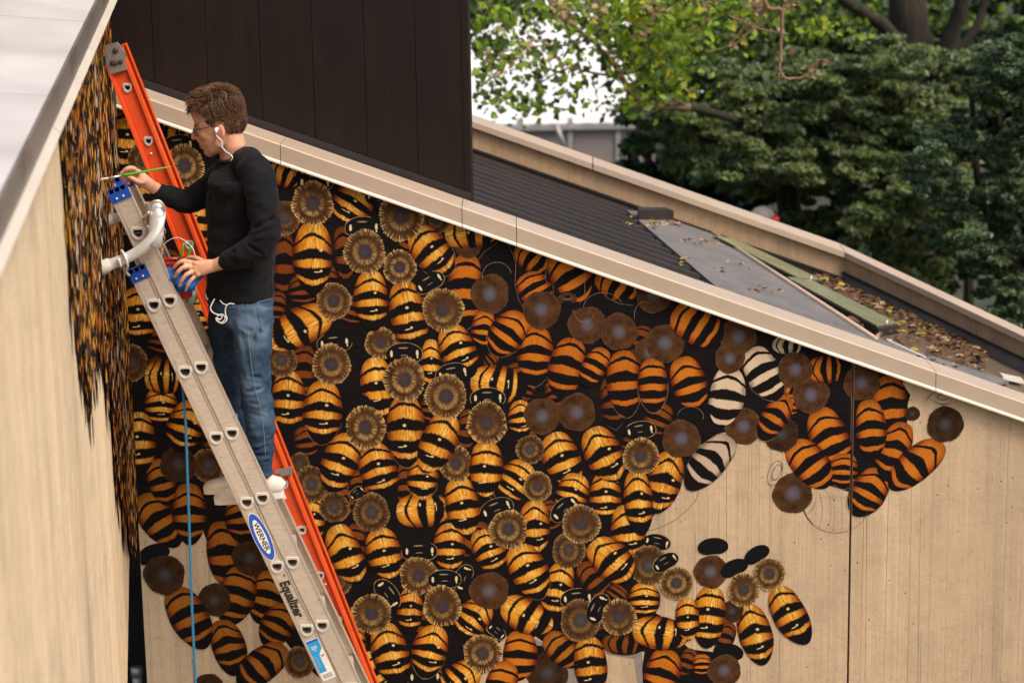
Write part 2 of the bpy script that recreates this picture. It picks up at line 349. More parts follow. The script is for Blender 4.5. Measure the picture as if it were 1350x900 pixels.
    def mesh(s, name, mats, origin):
        me = bpy.data.meshes.new(name); o = Vector(origin)
        me.from_pydata([(q[0]-o.x, q[1]-o.y, q[2]-o.z) for q in s.v], [], s.f)
        ul = me.uv_layers.new(name='UVMap'); flat = [c for f_ in s.uv for uv in f_ for c in uv]; ul.data.foreach_set('uv', flat)
        for m_ in mats: me.materials.append(m_)
        me.polygons.foreach_set('material_index', s.mi); me.polygons.foreach_set('use_smooth', s.sm); me.update(); return me
    def build(s, name, mats, parent=None, origin=None, bevel=0):
        if not isinstance(mats, (list, tuple)): mats = [mats]
        if origin is None:
            a = np.array(s.v); origin = Vector((a.min(0)+a.max(0))/2)
            if parent is None: origin.z = a[:, 2].min()
        o = bpy.data.objects.new(name, s.mesh(name, mats, origin)); link(o, parent, origin)
        if bevel:
            b = o.modifiers.new('bevel', 'BEVEL'); b.width = bevel; b.segments = 2; b.limit_method = 'ANGLE'; b.angle_limit = R(40)
        return o
def baked(mb, voxel, smooth=4, fac=.5, disp=None):
    """union of closed shapes -> one continuous skin (voxel remesh + smoothing), returned as arrays"""
    me = mb.mesh('tmp', [], (0, 0, 0)); o = bpy.data.objects.new('tmp', me); COL.objects.link(o)
    r_ = o.modifiers.new('r', 'REMESH'); r_.mode = 'VOXEL'; r_.voxel_size = voxel
    if smooth:
        s_ = o.modifiers.new('s', 'SMOOTH'); s_.iterations = smooth; s_.factor = fac
    dg = bpy.context.evaluated_depsgraph_get(); ev = o.evaluated_get(dg); m2 = bpy.data.meshes.new_from_object(ev)
    bpy.data.objects.remove(o); bpy.data.meshes.remove(me); return m2
def co(me):
    a = np.empty(len(me.vertices)*3, 'f'); me.vertices.foreach_get('co', a); return a.reshape(-1, 3).astype('d')
def nor(me):
    a = np.empty(len(me.vertices)*3, 'f'); me.vertices.foreach_get('normal', a); return a.reshape(-1, 3).astype('d')
def finish(me, name, mats, parent, colors=None):
    a = co(me); o_ = (a.min(0)+a.max(0))/2; a -= o_; me.vertices.foreach_set('co', a.astype('f').ravel())
    me.polygons.foreach_set('use_smooth', [True]*len(me.polygons)); me.materials.clear()
    for m_ in mats: me.materials.append(m_)
    if colors is not None:
        ca = me.color_attributes.new('tint', 'FLOAT_COLOR', 'POINT')
        c4 = np.ones((len(a), 4), 'f'); c4[:, :3] = colors; ca.data.foreach_set('color', c4.ravel())
    me.update(); me.name = name
    o = bpy.data.objects.new(name, me); return link(o, parent, o_)
def segd(a, p0, p1):
    p0, p1 = np.array(p0), np.array(p1); d = p1-p0; t = np.clip(((a-p0)@d)/max(d@d, 1e-9), 0, 1)
    return np.linalg.norm(a-(p0+t[:, None]*d), axis=1)

# ================================================================ GROUND
g = MB(); g.add([(-300, -60, 0), (300, -60, 0), (300, 500, 0), (-300, 500, 0)], [(0, 1, 2, 3)])
tag(g.build('ground', M['soil'], None, (0, 0, 0)), kind='structure')

# ================================================================ LEFT WALL (painter's wall)
left = thing('concrete_wall', 'pale board-marked concrete wall at left, its far end painted with a crowded strip of bees', 'wall', lwp(7, 2.9))
def ztop(Y): return 5.765-.088*(9.2-Y)
def zbot(Y): return 3.36-.42*(9.2-Y) if Y > 6.5 else 3.36-.42*2.7
T = .30
pr = [(9.44, ztop(9.44)), (-3, ztop(-3)), (-3, 2.0), (7.2, 2.0), (8.35, 3.02), (8.8, 3.36), (9.06, 3.55), (9.30, 3.80), (9.44, 4.1)]
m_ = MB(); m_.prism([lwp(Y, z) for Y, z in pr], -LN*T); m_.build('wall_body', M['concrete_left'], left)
# coping of bare metal in mitred lengths
cuts = [9.44, 7.75, 6.28, 4.6, 2.9, 1.2, -3]
for i in range(len(cuts)-1):
    m_ = MB(); a_, b_ = cuts[i]-.002, cuts[i+1]+.002
    prof = [(-T-.05, .035), (.03, .0), (.04, -.0), (.04, -.092), (.062, -.112), (.056, -.120), (.030, -.100), (.030, -.02), (-T-.04, .015)]
    pa = [lwp(a_, ztop(a_)+.11+dz, n) for n, dz in prof]; pb = [lwp(b_, ztop(b_)+.11+dz, n) for n, dz in prof]
    n = len(prof); fs = [(j, (j+1) % n, n+(j+1) % n, n+j) for j in range(n)]
    mats = [2 if j == 0 else (1 if j in (3, 4) else 0) for j in range(n)]
    for f_, q in zip(fs, mats): m_.add(pa+pb, [f_], mi=q)
    m_.add(pa, [tuple(range(n))]); m_.add(pb, [tuple(range(n))[::-1]])
    m_.build('coping_segment', [M['coping_shiny'], M['coping_edge'], M['coping_top']], left)
    m2 = MB(); m2.add([lwp(b_+.002, ztop(b_)+.11-.005, .036), lwp(b_-.014, ztop(b_)+.11-.005, .036), lwp(b_-.014, ztop(b_)+.11-.1, .036), lwp(b_+.002, ztop(b_)+.11-.1, .036)], [(0, 1, 2, 3)])
    m2.build('coping_joint', M['joint'], left)
# painted area on the left wall
px = [(80, 150), (77, 172), (83, 253), (86, 300), (89, 348), (96, 423), (101, 462), (105, 485), (107, 470), (111, 500), (115, 512), (118, 485), (120, 457), (123, 425), (127, 440), (128, 482), (130, 470), (133, 440), (135, 480), (136.5, 503), (139, 480), (142, 512), (145, 560), (148, 590), (150, 640), (153, 640), (157, 640), (163, 670), (168, 705), (172, 730), (174, 742), (177, 700), (179, 620)]
LP = []
for u, v in px:
    q = lw(u, v); Y = q.y
    if Y > 9.42 or Y < 0: Y = 9.42
    LP.append((Y, q.z))
zt = [(9.42, ztop(9.42)), (LP[0][0], ztop(LP[0][0])+.0)]
poly = zt+LP[1:]+[(9.42, 3.75)]
m_ = MB(); m_.prism([lwp(Y, z, .0015) for Y, z in poly], LN*.001); m_.build('mural_background', M['mural_black'], left)
PA = np.array(poly)
def inside(x, y, pts=PA):
    c = False; n = len(pts); j = n-1
    for i in range(n):
        if (pts[i][1] > y) != (pts[j][1] > y) and x < (pts[j][0]-pts[i][0])*(y-pts[i][1])/(pts[j][1]-pts[i][1]+1e-12)+pts[i][0]: c = not c
        j = i
    return c
mb = MB(); lay = 0
ORB = [M['gold'], M['flat'], M['th_mid'], M['th_gold'], M['cream'], M['head']]
for k_ in range(3600):
    Y = rng.uniform(6.4, 9.4); z = rng.uniform(3.3, 5.75)
    if not inside(Y, z): continue
    typ = rng.choice(6, p=[.34, .16, .10, .06, .16, .18]); a = rng.uniform(-.5, .5)
    L, W = (rng.uniform(.16, .34), rng.uniform(.035, .055)) if typ in (0, 1, 4) else (rng.uniform(.035, .05),)*2
    L *= .8; W *= .8
    if not all(inside(Y+dy*L*.6, z+dz*L*.8) for dy, dz in ((1, 0), (-1, 0), (0, 1), (0, -1))) and typ == 4: continue
    lay = (lay+1) % 40; vs = []; uv = []
    for j in range(14):
        th = 2*PI*j/14; s_, t_ = math.cos(th), math.sin(th); tt = t_*(1-.25*max(0, s_))
        dl, dw = s_*L, tt*W; yy = Y+dw*math.cos(a)+dl*math.sin(a); zz = z-dl*math.cos(a)+dw*math.sin(a)
        vs.append(lwp(min(yy, 9.43), min(zz, ztop(yy)-.005), .003+.00025*lay)); uv.append((.5+.5*s_, .5+.5*t_))
    mb.add(vs, [tuple(range(14))], uv, int(typ))
o = mb.build('painted_swarm', ORB, left); tag(o, 'crowded painted bees seen edge-on along the wall', kind='stuff')

# black backing that paints in the shade behind and below the end of the left wall
m_ = MB(); m_.box((-2.9, 10.15, 2.6), 2.26, .5, 5.2); m_.build('gap_shade_backing', M['black'], None)
tag(bpy.data.objects['gap_shade_backing'], 'black backing standing in for the shade in the gap below the painted left wall', 'wall')
m_ = MB(); q0 = P(180, 882, 9.62); m_.tube([q0, (q0.x, q0.y, 0)], .024, 12); m_.tube([q0+Vector((0, 0, .012)), q0-Vector((0, 0, .03))], .03, 12)
tag(m_.build('drain_pipe', M['galv'], None), 'grey pipe end standing in the black gap left of the bee wall', 'pipe')

# ================================================================ BACK WALL WITH THE BEE MURAL
WY = 9.5; X0 = -1.755
back = thing('mural_wall', 'long sloping-topped concrete wall painted with a dense swarm of orange and black bees', 'wall', (0, WY, 2.0))
SEAM = P(1122, 650, WY).x; SEAM2 = P(275, 870, WY).x
edges = [X0, SEAM, 4.6]
for i in range(2):
    a_, b_ = edges[i]+(.005 if i else 0), edges[i+1]-.005
    m_ = MB(); m_.prism([Vector((a_, WY, zc(a_)-.03)), Vector((b_, WY, zc(b_)-.03)), Vector((b_, WY, -.2)), Vector((a_, WY, -.2))], (0, .18, 0))
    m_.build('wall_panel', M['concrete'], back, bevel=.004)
m_ = MB(); m_.prism([Vector((X0+.02, WY+.185, zc(X0)-.06)), Vector((4.6, WY+.185, zc(4.6)-.06)), Vector((4.6, WY+.185, -.2)), Vector((X0+.02, WY+.185, -.2))], (0, .05, 0)); m_.build('wall_backing', M['joint'], back)
CJ = [-2.05, -1.02, P(609, 278, WY-.04).x, P(681, 302, WY-.04).x, P(1234, 495, WY-.04).x, 4.6]
CJ = [X0-.12, -1.02]+CJ[2:]
for i in range(len(CJ)-1):
    a_, b_ = CJ[i]+.0015, CJ[i+1]-.0015; m_ = MB()
    prof = [(WY+.23, .0), (WY-.035, .0), (WY-.04, -.006), (WY-.04, -.076), (WY-.050, -.084), (WY-.050, -.091), (WY-.032, -.086), (WY-.012, -.06), (WY-.012, -.012), (WY+.215, -.012), (WY+.215, -.05), (WY+.23, -.05)]
    n = len(prof); pa = [(a_, y, zc(a_)+z) for y, z in prof]; pb = [(b_, y, zc(b_)+z) for y, z in prof]
    for j in range(n): m_.add(pa+pb, [(j, n+j, n+(j+1) % n, (j+1) % n)], mi=1 if j in (3, 4) else 0)
    m_.add(pa, [tuple(range(n))]); m_.add(pb, [tuple(range(n))[::-1]])
    m_.build('coping_segment', [M['coping'], M['coping_edge']], back)

# --- mural
def W2(u, v): q = P(u, v, WY); return np.array([q.x, q.z])
LIM = lambda x: zc(x)-.05
def clip(o):
    """cut paint off at the coping, at the wall's left edge and over the open panel joints"""
    me = o.data; off = WLOC[o.name]; bm = bmesh.new(); bm.from_mesh(me)
    def cut(pt, no, keep_below=True):
        gm = bm.verts[:]+bm.edges[:]+bm.faces[:]
        bmesh.ops.bisect_plane(bm, geom=gm, plane_co=Vector(pt)-off, plane_no=Vector(no), clear_outer=keep_below)
    cut((0, WY, Z0-.055), (-ZK, 0, 1)); cut((X0+.002, WY, 3), (-1, 0, 0))
    for sx in (SEAM,):
        xs_ = [v.co.x+off.x for v in bm.verts]
        if xs_ and min(xs_) < sx < max(xs_):
            for d_ in (-.006, .006):
                bmesh.ops.bisect_plane(bm, geom=bm.verts[:]+bm.edges[:]+bm.faces[:], plane_co=Vector((sx+d_, WY, 3))-off, plane_no=(1, 0, 0))
            dl = [f_ for f_ in bm.faces if abs(f_.calc_center_median().x+off.x-sx) < .006]
            bmesh.ops.delete(bm, geom=dl, context='FACES')
    bm.to_mesh(me); bm.free(); me.update(); return len(me.polygons)
def strip(mb, pts, wd, y, mi):           # a brush line of varying width
    n = len(pts); vs = []
    for i, q in enumerate(pts):
        a_, b_ = pts[max(i-1, 0)], pts[min(i+1, n-1)]; d = np.array(b_)-np.array(a_); d = d/(np.linalg.norm(d)+1e-9); nn = np.array([-d[1], d[0]])
        ww = wd*(.5+.9*abs(noise.noise(Vector((q[0]*40, q[1]*40, 3)))))*(.35 if i in (0, n-1) else 1)
        vs += [(q[0]+nn[0]*ww, y, q[1]+nn[1]*ww), (q[0]-nn[0]*ww, y, q[1]-nn[1]*ww)]
    mb.add(vs, [(2*i, 2*i+1, 2*i+3, 2*i+2) for i in range(n-1)], mi=mi)

# black ground of the mural
bgp = [(140, 95), (1186, 470), (1190, 505), (1200, 520), (1190, 560), (1172, 600), (1168, 630), (1150, 640), (1120, 648), (1095, 640), (1060, 632), (1030, 590), (1004, 572), (985, 580), (968, 566), (945, 572), (915, 592), (905, 625), (890, 645), (868, 672), (850, 695), (848, 742), (852, 800), (872, 812), (885, 835), (910, 855), (938, 858), (960, 870), (975, 930), (850, 925), (846, 880), (850, 858), (800, 856), (790, 845), (760, 855), (738, 862), (706, 838), (690, 850), (668, 838), (655, 850), (640, 880), (620, 915), (560, 930), (460, 925), (395, 870), (372, 838), (345, 806), (336, 770), (325, 740), (282, 735), (268, 700), (262, 640), (240, 700), (214, 690), (182, 672)]
bgw = [W2(u, v) for u, v in bgp]; rag = []
for i in range(len(bgw)):
    a_, b_ = bgw[i], bgw[(i+1) % len(bgw)]; n = max(1, int(np.linalg.norm(b_-a_)/.03))
    for j in range(n):
        q = a_+(b_-a_)*j/n; rag.append(Vector((q[0]+.004*noise.noise(Vector((q[0]*60, q[1]*60, 0))), WY-.0012, q[1]+.004*noise.noise(Vector((q[0]*60, q[1]*60, 9))))))
m_ = MB(); fs = [tuple(t) for t in tessellate_polygon([rag])]; m_.add(rag, fs); o = m_.build('mural_background', M['mural_black'], back); clip(o)
for pp in ([(700, 838), (742, 862), (770, 900), (765, 915), (742, 895), (705, 862), (690, 850)], [(792, 838), (846, 858), (852, 910), (842, 910), (836, 868), (800, 862)], [(742, 846), (760, 850), (760, 880), (744, 868)]):
    m_ = MB(); vs = [Vector((*[float(t) for t in (W2(u, v)[0], WY-.0009, W2(u, v)[1])],)) for u, v in pp]; m_.add(vs, [tuple(t) for t in tessellate_polygon([vs])]); m_.build('grey_shadow_patch', M['grey_paint_shade'], back)  # grey shadows under the bees, painted as flat patches

# bees: A = abdomen (front u,v, tail u,v, width, style), T = thorax (u, v, r, style), H = head (u, v, tilt, width, style)
A = """358,219,398,236,42,g 413,294,413,386,50,f 374,306,374,396,31,i 478,243,448,292,54,f 548,303,593,358,52,g 489,358,493,434,46,g 530,372,549,460,50,g 450,300,456,370,28,i
592,430,620,496,46,g 433,412,357,454,52,f 427,503,424,582,50,g 402,456,400,522,34,i 380,490,378,570,44,g 398,363,402,404,36,i 368,385,362,425,26,i 493,472,506,545,42,g 534,522,537,612,50,g
568,448,567,511,28,f 592,545,560,620,46,g 616,336,612,430,46,o 588,311,657,304,44,g 640,410,637,458,30,o 682,325,722,357,34,o 733,333,768,394,52,o 692,362,716,404,46,o 788,362,838,393,40,o
690,415,652,465,48,o 706,430,703,506,47,o 756,447,738,522,47,o 797,460,771,508,32,o 822,463,827,546,46,o 860,473,862,541,38,o 806,498,812,566,40,i 622,500,694,512,50,f 641,582,640,652,45,g
686,528,688,578,32,f 728,572,757,637,50,g 780,565,813,632,50,g 604,630,617,702,44,g 696,611,660,656,48,g 705,660,708,727,40,f 680,720,713,785,48,g 744,742,727,812,40,g 782,714,830,764,50,g
798,623,797,692,43,g 762,625,744,676,42,f 825,666,828,736,46,f 838,620,846,703,38,g 886,596,864,674,44,g 875,532,858,572,40,i 963,578,908,643,46,b 1038,523,1004,578,36,o 1045,584,1090,640,50,o
1078,540,1112,614,50,o 1144,528,1150,604,40,o 1171,496,1178,582,48,o 1192,558,1167,632,43,o 1066,488,1116,485,40,o 991,460,1026,524,46,c 963,485,950,560,46,c 889,410,950,447,52,o 898,472,920,538,46,o
1161,620,1127,678,48,o 1114,598,1112,642,40,o 1241,584,1175,642,46,o 413,652,413,714,34,f 443,693,473,768,48,g 499,697,516,760,48,g 524,675,592,671,50,g 594,690,594,752,42,g 463,573,436,645,48,g
490,585,512,657,49,g 402,562,408,600,34,i 560,603,556,656,41,g 533,610,533,670,22,i 455,638,455,680,30,i 543,774,541,834,35,f 505,822,528,900,48,g 641,794,602,839,46,g 575,825,560,890,48,g
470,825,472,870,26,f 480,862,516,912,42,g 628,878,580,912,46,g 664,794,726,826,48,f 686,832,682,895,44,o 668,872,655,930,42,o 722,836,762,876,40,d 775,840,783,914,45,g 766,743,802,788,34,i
836,828,907,839,46,f 850,768,850,814,42,f 905,788,908,842,32,f 938,773,931,852,44,f 984,798,1006,874,44,f 1024,775,1063,846,46,f 962,820,950,858,28,i 881,856,860,918,46,o 912,855,900,888,24,i
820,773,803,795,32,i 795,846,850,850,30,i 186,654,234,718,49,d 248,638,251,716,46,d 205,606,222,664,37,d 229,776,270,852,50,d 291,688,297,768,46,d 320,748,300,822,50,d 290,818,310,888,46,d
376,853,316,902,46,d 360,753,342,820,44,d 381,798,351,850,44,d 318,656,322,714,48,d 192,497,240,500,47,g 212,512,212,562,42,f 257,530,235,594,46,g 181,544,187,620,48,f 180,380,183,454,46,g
166,144,163,218,48,g 188,166,252,173,44,f 190,236,195,292,40,f 262,262,258,330,40,g 262,395,262,442,36,f 632,700,656,754,44,f 925,862,925,890,26,o 300,470,290,530,40,i 1033,505,1060,520,26,o
655,640,640,655,22,i 1045,520,1040,548,24,o 655,468,640,480,18,i 345,560,350,610,36,i 700,500,690,528,22,i 225,330,212,380,44,i 290,560,280,610,40,i 520,440,524,490,30,i 570,520,562,560,30,i 470,620,478,660,30,i 640,690,610,730,30,i 560,800,556,850,30,i 720,660,730,700,30,i 780,800,800,830,30,i 700,560,690,600,26,i
675,480,690,515,30,i 610,470,600,510,26,i 470,390,460,430,30,i 555,590,560,620,26,i 840,560,826,600,28,i 620,540,612,590,28,i 730,500,738,540,30,i 850,430,840,470,30,i 470,690,468,740,30,i 545,300,530,340,24,i
330,640,335,690,38,i 215,430,210,470,34,i 205,480,200,470,20,i 430,350,436,390,26,i 500,560,490,590,26,i"""
T = """412,268,25,g 375,287,20,m 529,285,27,g 575,290,16,m 481,332,25,g 527,352,20,g 584,408,25,g 440,397,21,g 437,480,23,g 371,475,19,m 502,452,19,g 533,500,25,g 588,522,25,g 617,322,17,b 646,387,23,b
714,408,23,b 774,428,23,b 816,437,22,b 642,557,24,g 715,548,22,b 760,543,23,b 699,592,17,m 601,611,20,g 709,641,17,g 670,697,23,g 766,690,23,g 750,725,20,m 845,601,22,g 898,578,23,b 980,562,22,b
1030,572,21,k 1045,650,24,b 1136,504,22,b 1048,487,21,b 1069,520,22,b 973,443,22,b 962,472,18,b 862,388,22,b 877,452,24,b 856,464,18,b 1246,559,22,k 1203,545,9,k 441,668,18,m 490,675,22,m
482,563,24,g 411,638,21,m 552,758,23,g 583,798,23,g 490,808,24,g 636,860,23,g 645,778,24,b 722,886,25,k 765,817,24,m 816,813,21,g 855,745,23,m 892,768,20,g 937,753,20,b 980,777,19,g 1014,756,19,g
955,883,20,b 445,765,18,m 217,757,25,k 283,790,20,k 330,735,22,k 275,613,20,m 235,612,22,k 172,478,21,m 243,219,24,g 190,212,20,m 965,805,14,k 395,872,18,m 275,905,18,k 395,610,12,m"""
H = """415,241,0,44,h 499,264,-20,34,h 479,301,0,44,h 567,373,30,38,h 441,453,5,42,h 533,467,0,44,h 597,493,10,42,h 643,525,0,42,h 470,535,30,38,k 471,650,40,22,h 655,671,22,42,h 745,671,42,40,h 844,568,8,38,h
553,727,0,43,h 586,764,0,40,h 510,783,-58,42,h 560,893,0,44,h 654,832,-40,26,h 703,867,40,40,k 761,789,4,41,h 789,802,65,40,h 866,715,-12,34,h 878,741,32,34,h 940,721,4,38,k 968,749,24,36,k
998,731,32,34,k 960,860,-8,38,k 203,731,22,42,k 235,193,5,42,h 352,262,0,34,h 612,762,70,36,h 395,612,0,38,k 1041,456,-6,44,c 748,394,0,24,t 655,358,0,36,k 400,215,5,30,k 905,548,0,34,k 820,405,10,36,k"""
def parse(s_): return [[float(x) for x in q.split(',')[:-1]]+[q.split(',')[-1]] for q in s_.split()]
A, T, H = parse(A), parse(T), parse(H)
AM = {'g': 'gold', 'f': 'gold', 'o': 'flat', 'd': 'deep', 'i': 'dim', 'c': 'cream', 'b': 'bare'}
TM = {'g': 'th_gold', 'm': 'th_mid', 'b': 'th_brown', 'k': 'th_dark'}
bees = []; tu = [False]*len(T); hu = [False]*len(H)
for a_ in A:
    best = None
    if a_[5] not in 'ib':
        for i, t in enumerate(T):
            if tu[i]: continue
            d = math.hypot(a_[0]-t[0], a_[1]-t[1])
            back_d = math.hypot(a_[2]-t[0], a_[3]-t[1])
            if d < t[2]+17 and d < back_d and (best is None or d < best[0]): best = (d, i)
    b = {'a': a_}
    if best: b['t'] = T[best[1]]; tu[best[1]] = True
    bees.append(b)
for i, t in enumerate(T):
    if not tu[i]: bees.append({'t': t})
for i, h in enumerate(H):
    best = None
    for b in bees:
        if 't' in b and 'h' not in b:
            d = math.hypot(b['t'][0]-h[0], b['t'][1]-h[1])
            if d < b['t'][2]+26 and (best is None or d < best[0]): best = (d, b)
    if best: best[1]['h'] = h
    else: bees.append({'h': h})
def prio(b):
    s_ = 0
    if 'a' in b and b['a'][5] == 'i': s_ -= 10
    if 't' in b: s_ += {'g': 3, 'm': 1, 'b': 1, 'k': .5}[b['t'][3]]
    if 'h' in b: s_ += 2
    if 'a' in b and b['a'][5] in 'gf': s_ += 1
    if 'a' not in b: s_ -= 3 if b.get('t', [0]*4)[3] in ('b', 'k', 'm') else 1
    return s_
bees.sort(key=prio)
boxes = []
MATS = ['gold', 'flat', 'deep', 'dim', 'cream', 'bare', 'th_gold', 'th_mid', 'th_brown', 'th_dark', 'head', 'head_flat', 'rim', 'chalk', 'char', 'grey_paint_shade', 'mural_black']
nbee = 0
for bi, b in enumerate(bees):
    rb = random.Random(bi*7+1); comps = []; used = []
    def mi(n):
        if n not in used: used.append(n)
        return used.index(n)
    if 'a' in b:
        u0, v0, u1, v1, wd, st = b['a']; p0, p1 = W2(u0, v0), W2(u1, v1); d = p1-p0; L = np.linalg.norm(d); d /= L; nn = np.array([-d[1], d[0]])
        hw = np.linalg.norm(W2(u0+wd, v0)-W2(u0, v0))/2*rb.uniform(.97, 1.05); p0 = p0-d*L*.02; p1 = p1+d*L*.03; L *= 1.05; cv = rb.uniform(-.03, .03); N = 34; vs = []; uv = []
        for j in range(N):
            th = 2*PI*j/N; c_, s_ = math.cos(th), math.sin(th)
            s01 = .5-.5*c_
            sg_ = 1 if s_ >= 0 else -1; prof = sg_*abs(s_)**.74 if c_ > 0 else sg_*abs(s_)**1.0*(1.0-.14*c_*c_)            # blunt front, pointed tail
            jit = 1+rb.uniform(-.015, .02)
            q = p0+d*(L*s01)+nn*(hw*prof*jit+cv*hw*math.sin(PI*s01)*4)
            vs.append(q); uv.append((s01, .5+.5*prof))
        comps.append(('p', vs, uv, mi(AM[st])))
        if st in 'co' and rb.random() < .5 or st == 'g' and rb.random() < .2:         # thin chalk outline showing past the tail
            k0 = rb.randint(2, 6); pts = [vs[(N//2+j) % N]+(vs[(N//2+j) % N]-(p0+p1)/2)*.05 for j in range(-k0-3, k0+3)]
            comps.append(('s', pts, .0009, mi('chalk')))
        if st == 'b':
            comps.append(('s', [vs[j]+(vs[j]-(p0+p1)/2)*.02 for j in list(range(N))+[0]], .0012, mi('char')))
    if 'h' in b:
        u, v, ti, wd, st = b['h']; c = W2(u, v); sc = np.linalg.norm(W2(u+1, v)-c); a_ = R(ti); X = np.array([math.cos(a_), math.sin(a_)]); Y = np.array([-math.sin(a_), math.cos(a_)])
        if 't' in b: pass
        def ring(k_, N=32):
            out = []
            for j in range(N):
                th = 2*PI*j/N; x, y = math.cos(th), math.sin(th)
                yy = math.copysign(abs(y)**.72, y)*(1-.10*math.cos(2*th))*(.60 if y > 0 else .50)*(1-.18*math.exp(-(x/.35)**2)*(y < 0))
                out.append((c+(X*math.copysign(abs(x)**.92, x)+Y*yy)*(wd/2*sc*k_*1.06), (.5+.5*x, .5+.5*y)))
            return out
        main = {'h': 'head', 'k': 'head_flat', 'c': 'cream', 't': 'th_brown'}[st]
        if st == 'c': main = 'bare'
        comps.append(('p', [q[0] for q in ring(1.0)], [q[1] for q in ring(1)], mi(main)))
        if st in 'h':
            rr = [q[0] for q in ring(1.04, 40)]; s0 = rb.randint(0, 39)
            comps.append(('s', [rr[(s0+j) % 40] for j in range(28)], .0014, mi('rim')))
        if st == 'c':
            comps.append(('s', [q[0] for q in ring(.45)]+[ring(.45)[0][0]], .0024, mi('head_flat'))); comps.append(('s', [c+X*(-.4*wd/2*sc)-Y*(.3*wd/2*sc), c+X*(.4*wd/2*sc)-Y*(.34*wd/2*sc)], .003, mi('head_flat')))
            comps.append(('s', [q[0] for q in ring(1.0)], .0011, mi('char')))
        if st == 't':
            comps.append(('p', [c+(q[0]-c)*.3+np.array([0, .01]) for q in ring(1)], [q[1] for q in ring(1)], mi('head_flat')))
            comps.append(('p', [c+(q[0]-c)*.55-np.array([0, .022]) for q in ring(1)], [q[1] for q in ring(1)], mi('head_flat')))
    if 't' in b:
        u, v, r_, st = b['t']; c = W2(u, v); sc = np.linalg.norm(W2(u+1, v)-c); N = 104; vs = []; uv = []; amp = {'g': .11, 'm': .10, 'b': .045, 'k': .08}[st]
        el = rb.uniform(1.03, 1.14) if st in 'gm' else rb.uniform(.97, 1.06); ph = rb.uniform(0, 6)
        for j in range(N):
            th = 2*PI*j/N; k_ = 1+amp*(rb.uniform(.0, .8) if j % 2 else -rb.uniform(.0, .45))*rb.uniform(.4, 1.1)+.03*math.sin(3*th+ph)+.015*math.sin(7*th+ph)
            vs.append(c+np.array([math.cos(th)*k_, math.sin(th)*k_*el])*r_*sc*1.09); uv.append((.5+.5*math.cos(th)*k_, .5+.5*math.sin(th)*k_))
        comps.append(('p', vs, uv, mi(TM[st])))
    al = np.array([q for cp in comps for q in cp[1]]); bb = (al[:, 0].min(), al[:, 0].max(), al[:, 1].min(), al[:, 1].max())
    lv = 1
    for (o_, top) in boxes:
        if o_[0] < bb[1] and o_[1] > bb[0] and o_[2] < bb[3] and o_[3] > bb[2]: lv = max(lv, top)
    m_ = MB()
    for k_, cp in enumerate(comps):
        y = WY-.0015-.0002*(lv+k_)
        if cp[0] == 'p':
            vv = [Vector((float(q[0]), y, float(q[1]))) for q in cp[1]]
            ctr = sum(vv, Vector((0, 0, 0)))/len(vv); cu = tuple(np.mean(cp[2], axis=0)); n = len(vv)
            m_.add(vv+[ctr], [(j, (j+1) % n, n) for j in range(n)], list(cp[2])+[cu], cp[3])
        else: strip(m_, cp[1], cp[2], y, cp[3])
    boxes.append((bb, lv+len(comps)))
    name = 'painted_bee' if 'a' in b else ('painted_thorax' if 't' in b else 'painted_head')
    lab = None
    if 'a' in b and b['a'][5] == 'c': lab = 'half-finished bee, cream where the orange is still missing'
    if 'a' in b and b['a'][5] == 'b': lab = 'unfinished bee, black bands on bare concrete'
    o = m_.build(name, [M[x] for x in used], back)
    if not clip(o): bpy.data.objects.remove(o); continue
    tag(o, lab); nbee += 1
# pencil and brush sketches of bees not yet painted
def pxl(pts): return [W2(u, v) for u, v in pts]
def arc(cx, cy, rx, ry, a0, a1, n=18, rot=0):
    return [(cx+rx*math.cos(t)*math.cos(rot)-ry*math.sin(t)*math.sin(rot), cy+rx*math.cos(t)*math.sin(rot)+ry*math.sin(t)*math.cos(rot)) for t in np.linspace(a0, a1, n)]
yS = WY-.0125
def sketch(name, lines, wd, mat, lab):
    m_ = MB()
    for pts, k_ in lines: strip(m_, pxl(pts), wd*k_, yS if mat == 'chalk' else WY-.002, 0)
    o = m_.build(name, M[mat], back); clip(o); tag(o, lab)
sketch('bee_sketch', [(arc(1102, 662, 44, 40, .1, PI-.1), 1.2), (arc(1100, 664, 42, 10, PI, 2*PI), .5), (arc(1076, 672, 8, 26, -1.2, 1.2), .8), (arc(1080, 672, 16, 30, -1.2, 1.1), .5), (arc(1094, 676, 6, 28, -1.3, 1.2), .5), (arc(1106, 678, 5, 26, -1.3, 1.2), .5), (arc(1116, 676, 5, 24, -1.3, 1.2), .4), ([(1059, 666), (1063, 680), (1072, 690)], 2.6), ([(1076, 660), (1070, 672), (1062, 680)], 1.8)], .0011, 'char', 'outline of a bee body drawn on bare concrete below the painted cluster')
sketch('bee_sketch', [([(922, 643), (918, 658), (906, 672), (890, 685), (872, 694), (856, 699), (850, 695)], 1)], .0014, 'char', 'long curved guide line on bare concrete below the unfinished bee')
sketch('head_sketch', [(arc(1022, 623, 9, 17, 0, 2*PI, 22, .35), 1), (arc(1024, 622, 5, 11, 0, 2*PI, 16, .4), 1.3), ([(1010, 634), (1018, 643)], 2)], .0013, 'char', 'outlined head beside the brown thorax at the cluster foot')
sketch('head_sketch', [(arc(1244, 524, 19, 8.5, 0, 2*PI, 26, .08), .8), (arc(1243, 523, 7, 4, 0, 2*PI, 14), 1.8), ([(1232, 530), (1242, 533), (1252, 531)], 3), ([(1218, 529), (1226, 521), (1232, 518)], 1.6), ([(1228, 508), (1220, 516)], .6)], .0013, 'char', 'outlined head above the lone dark thorax under the coping')
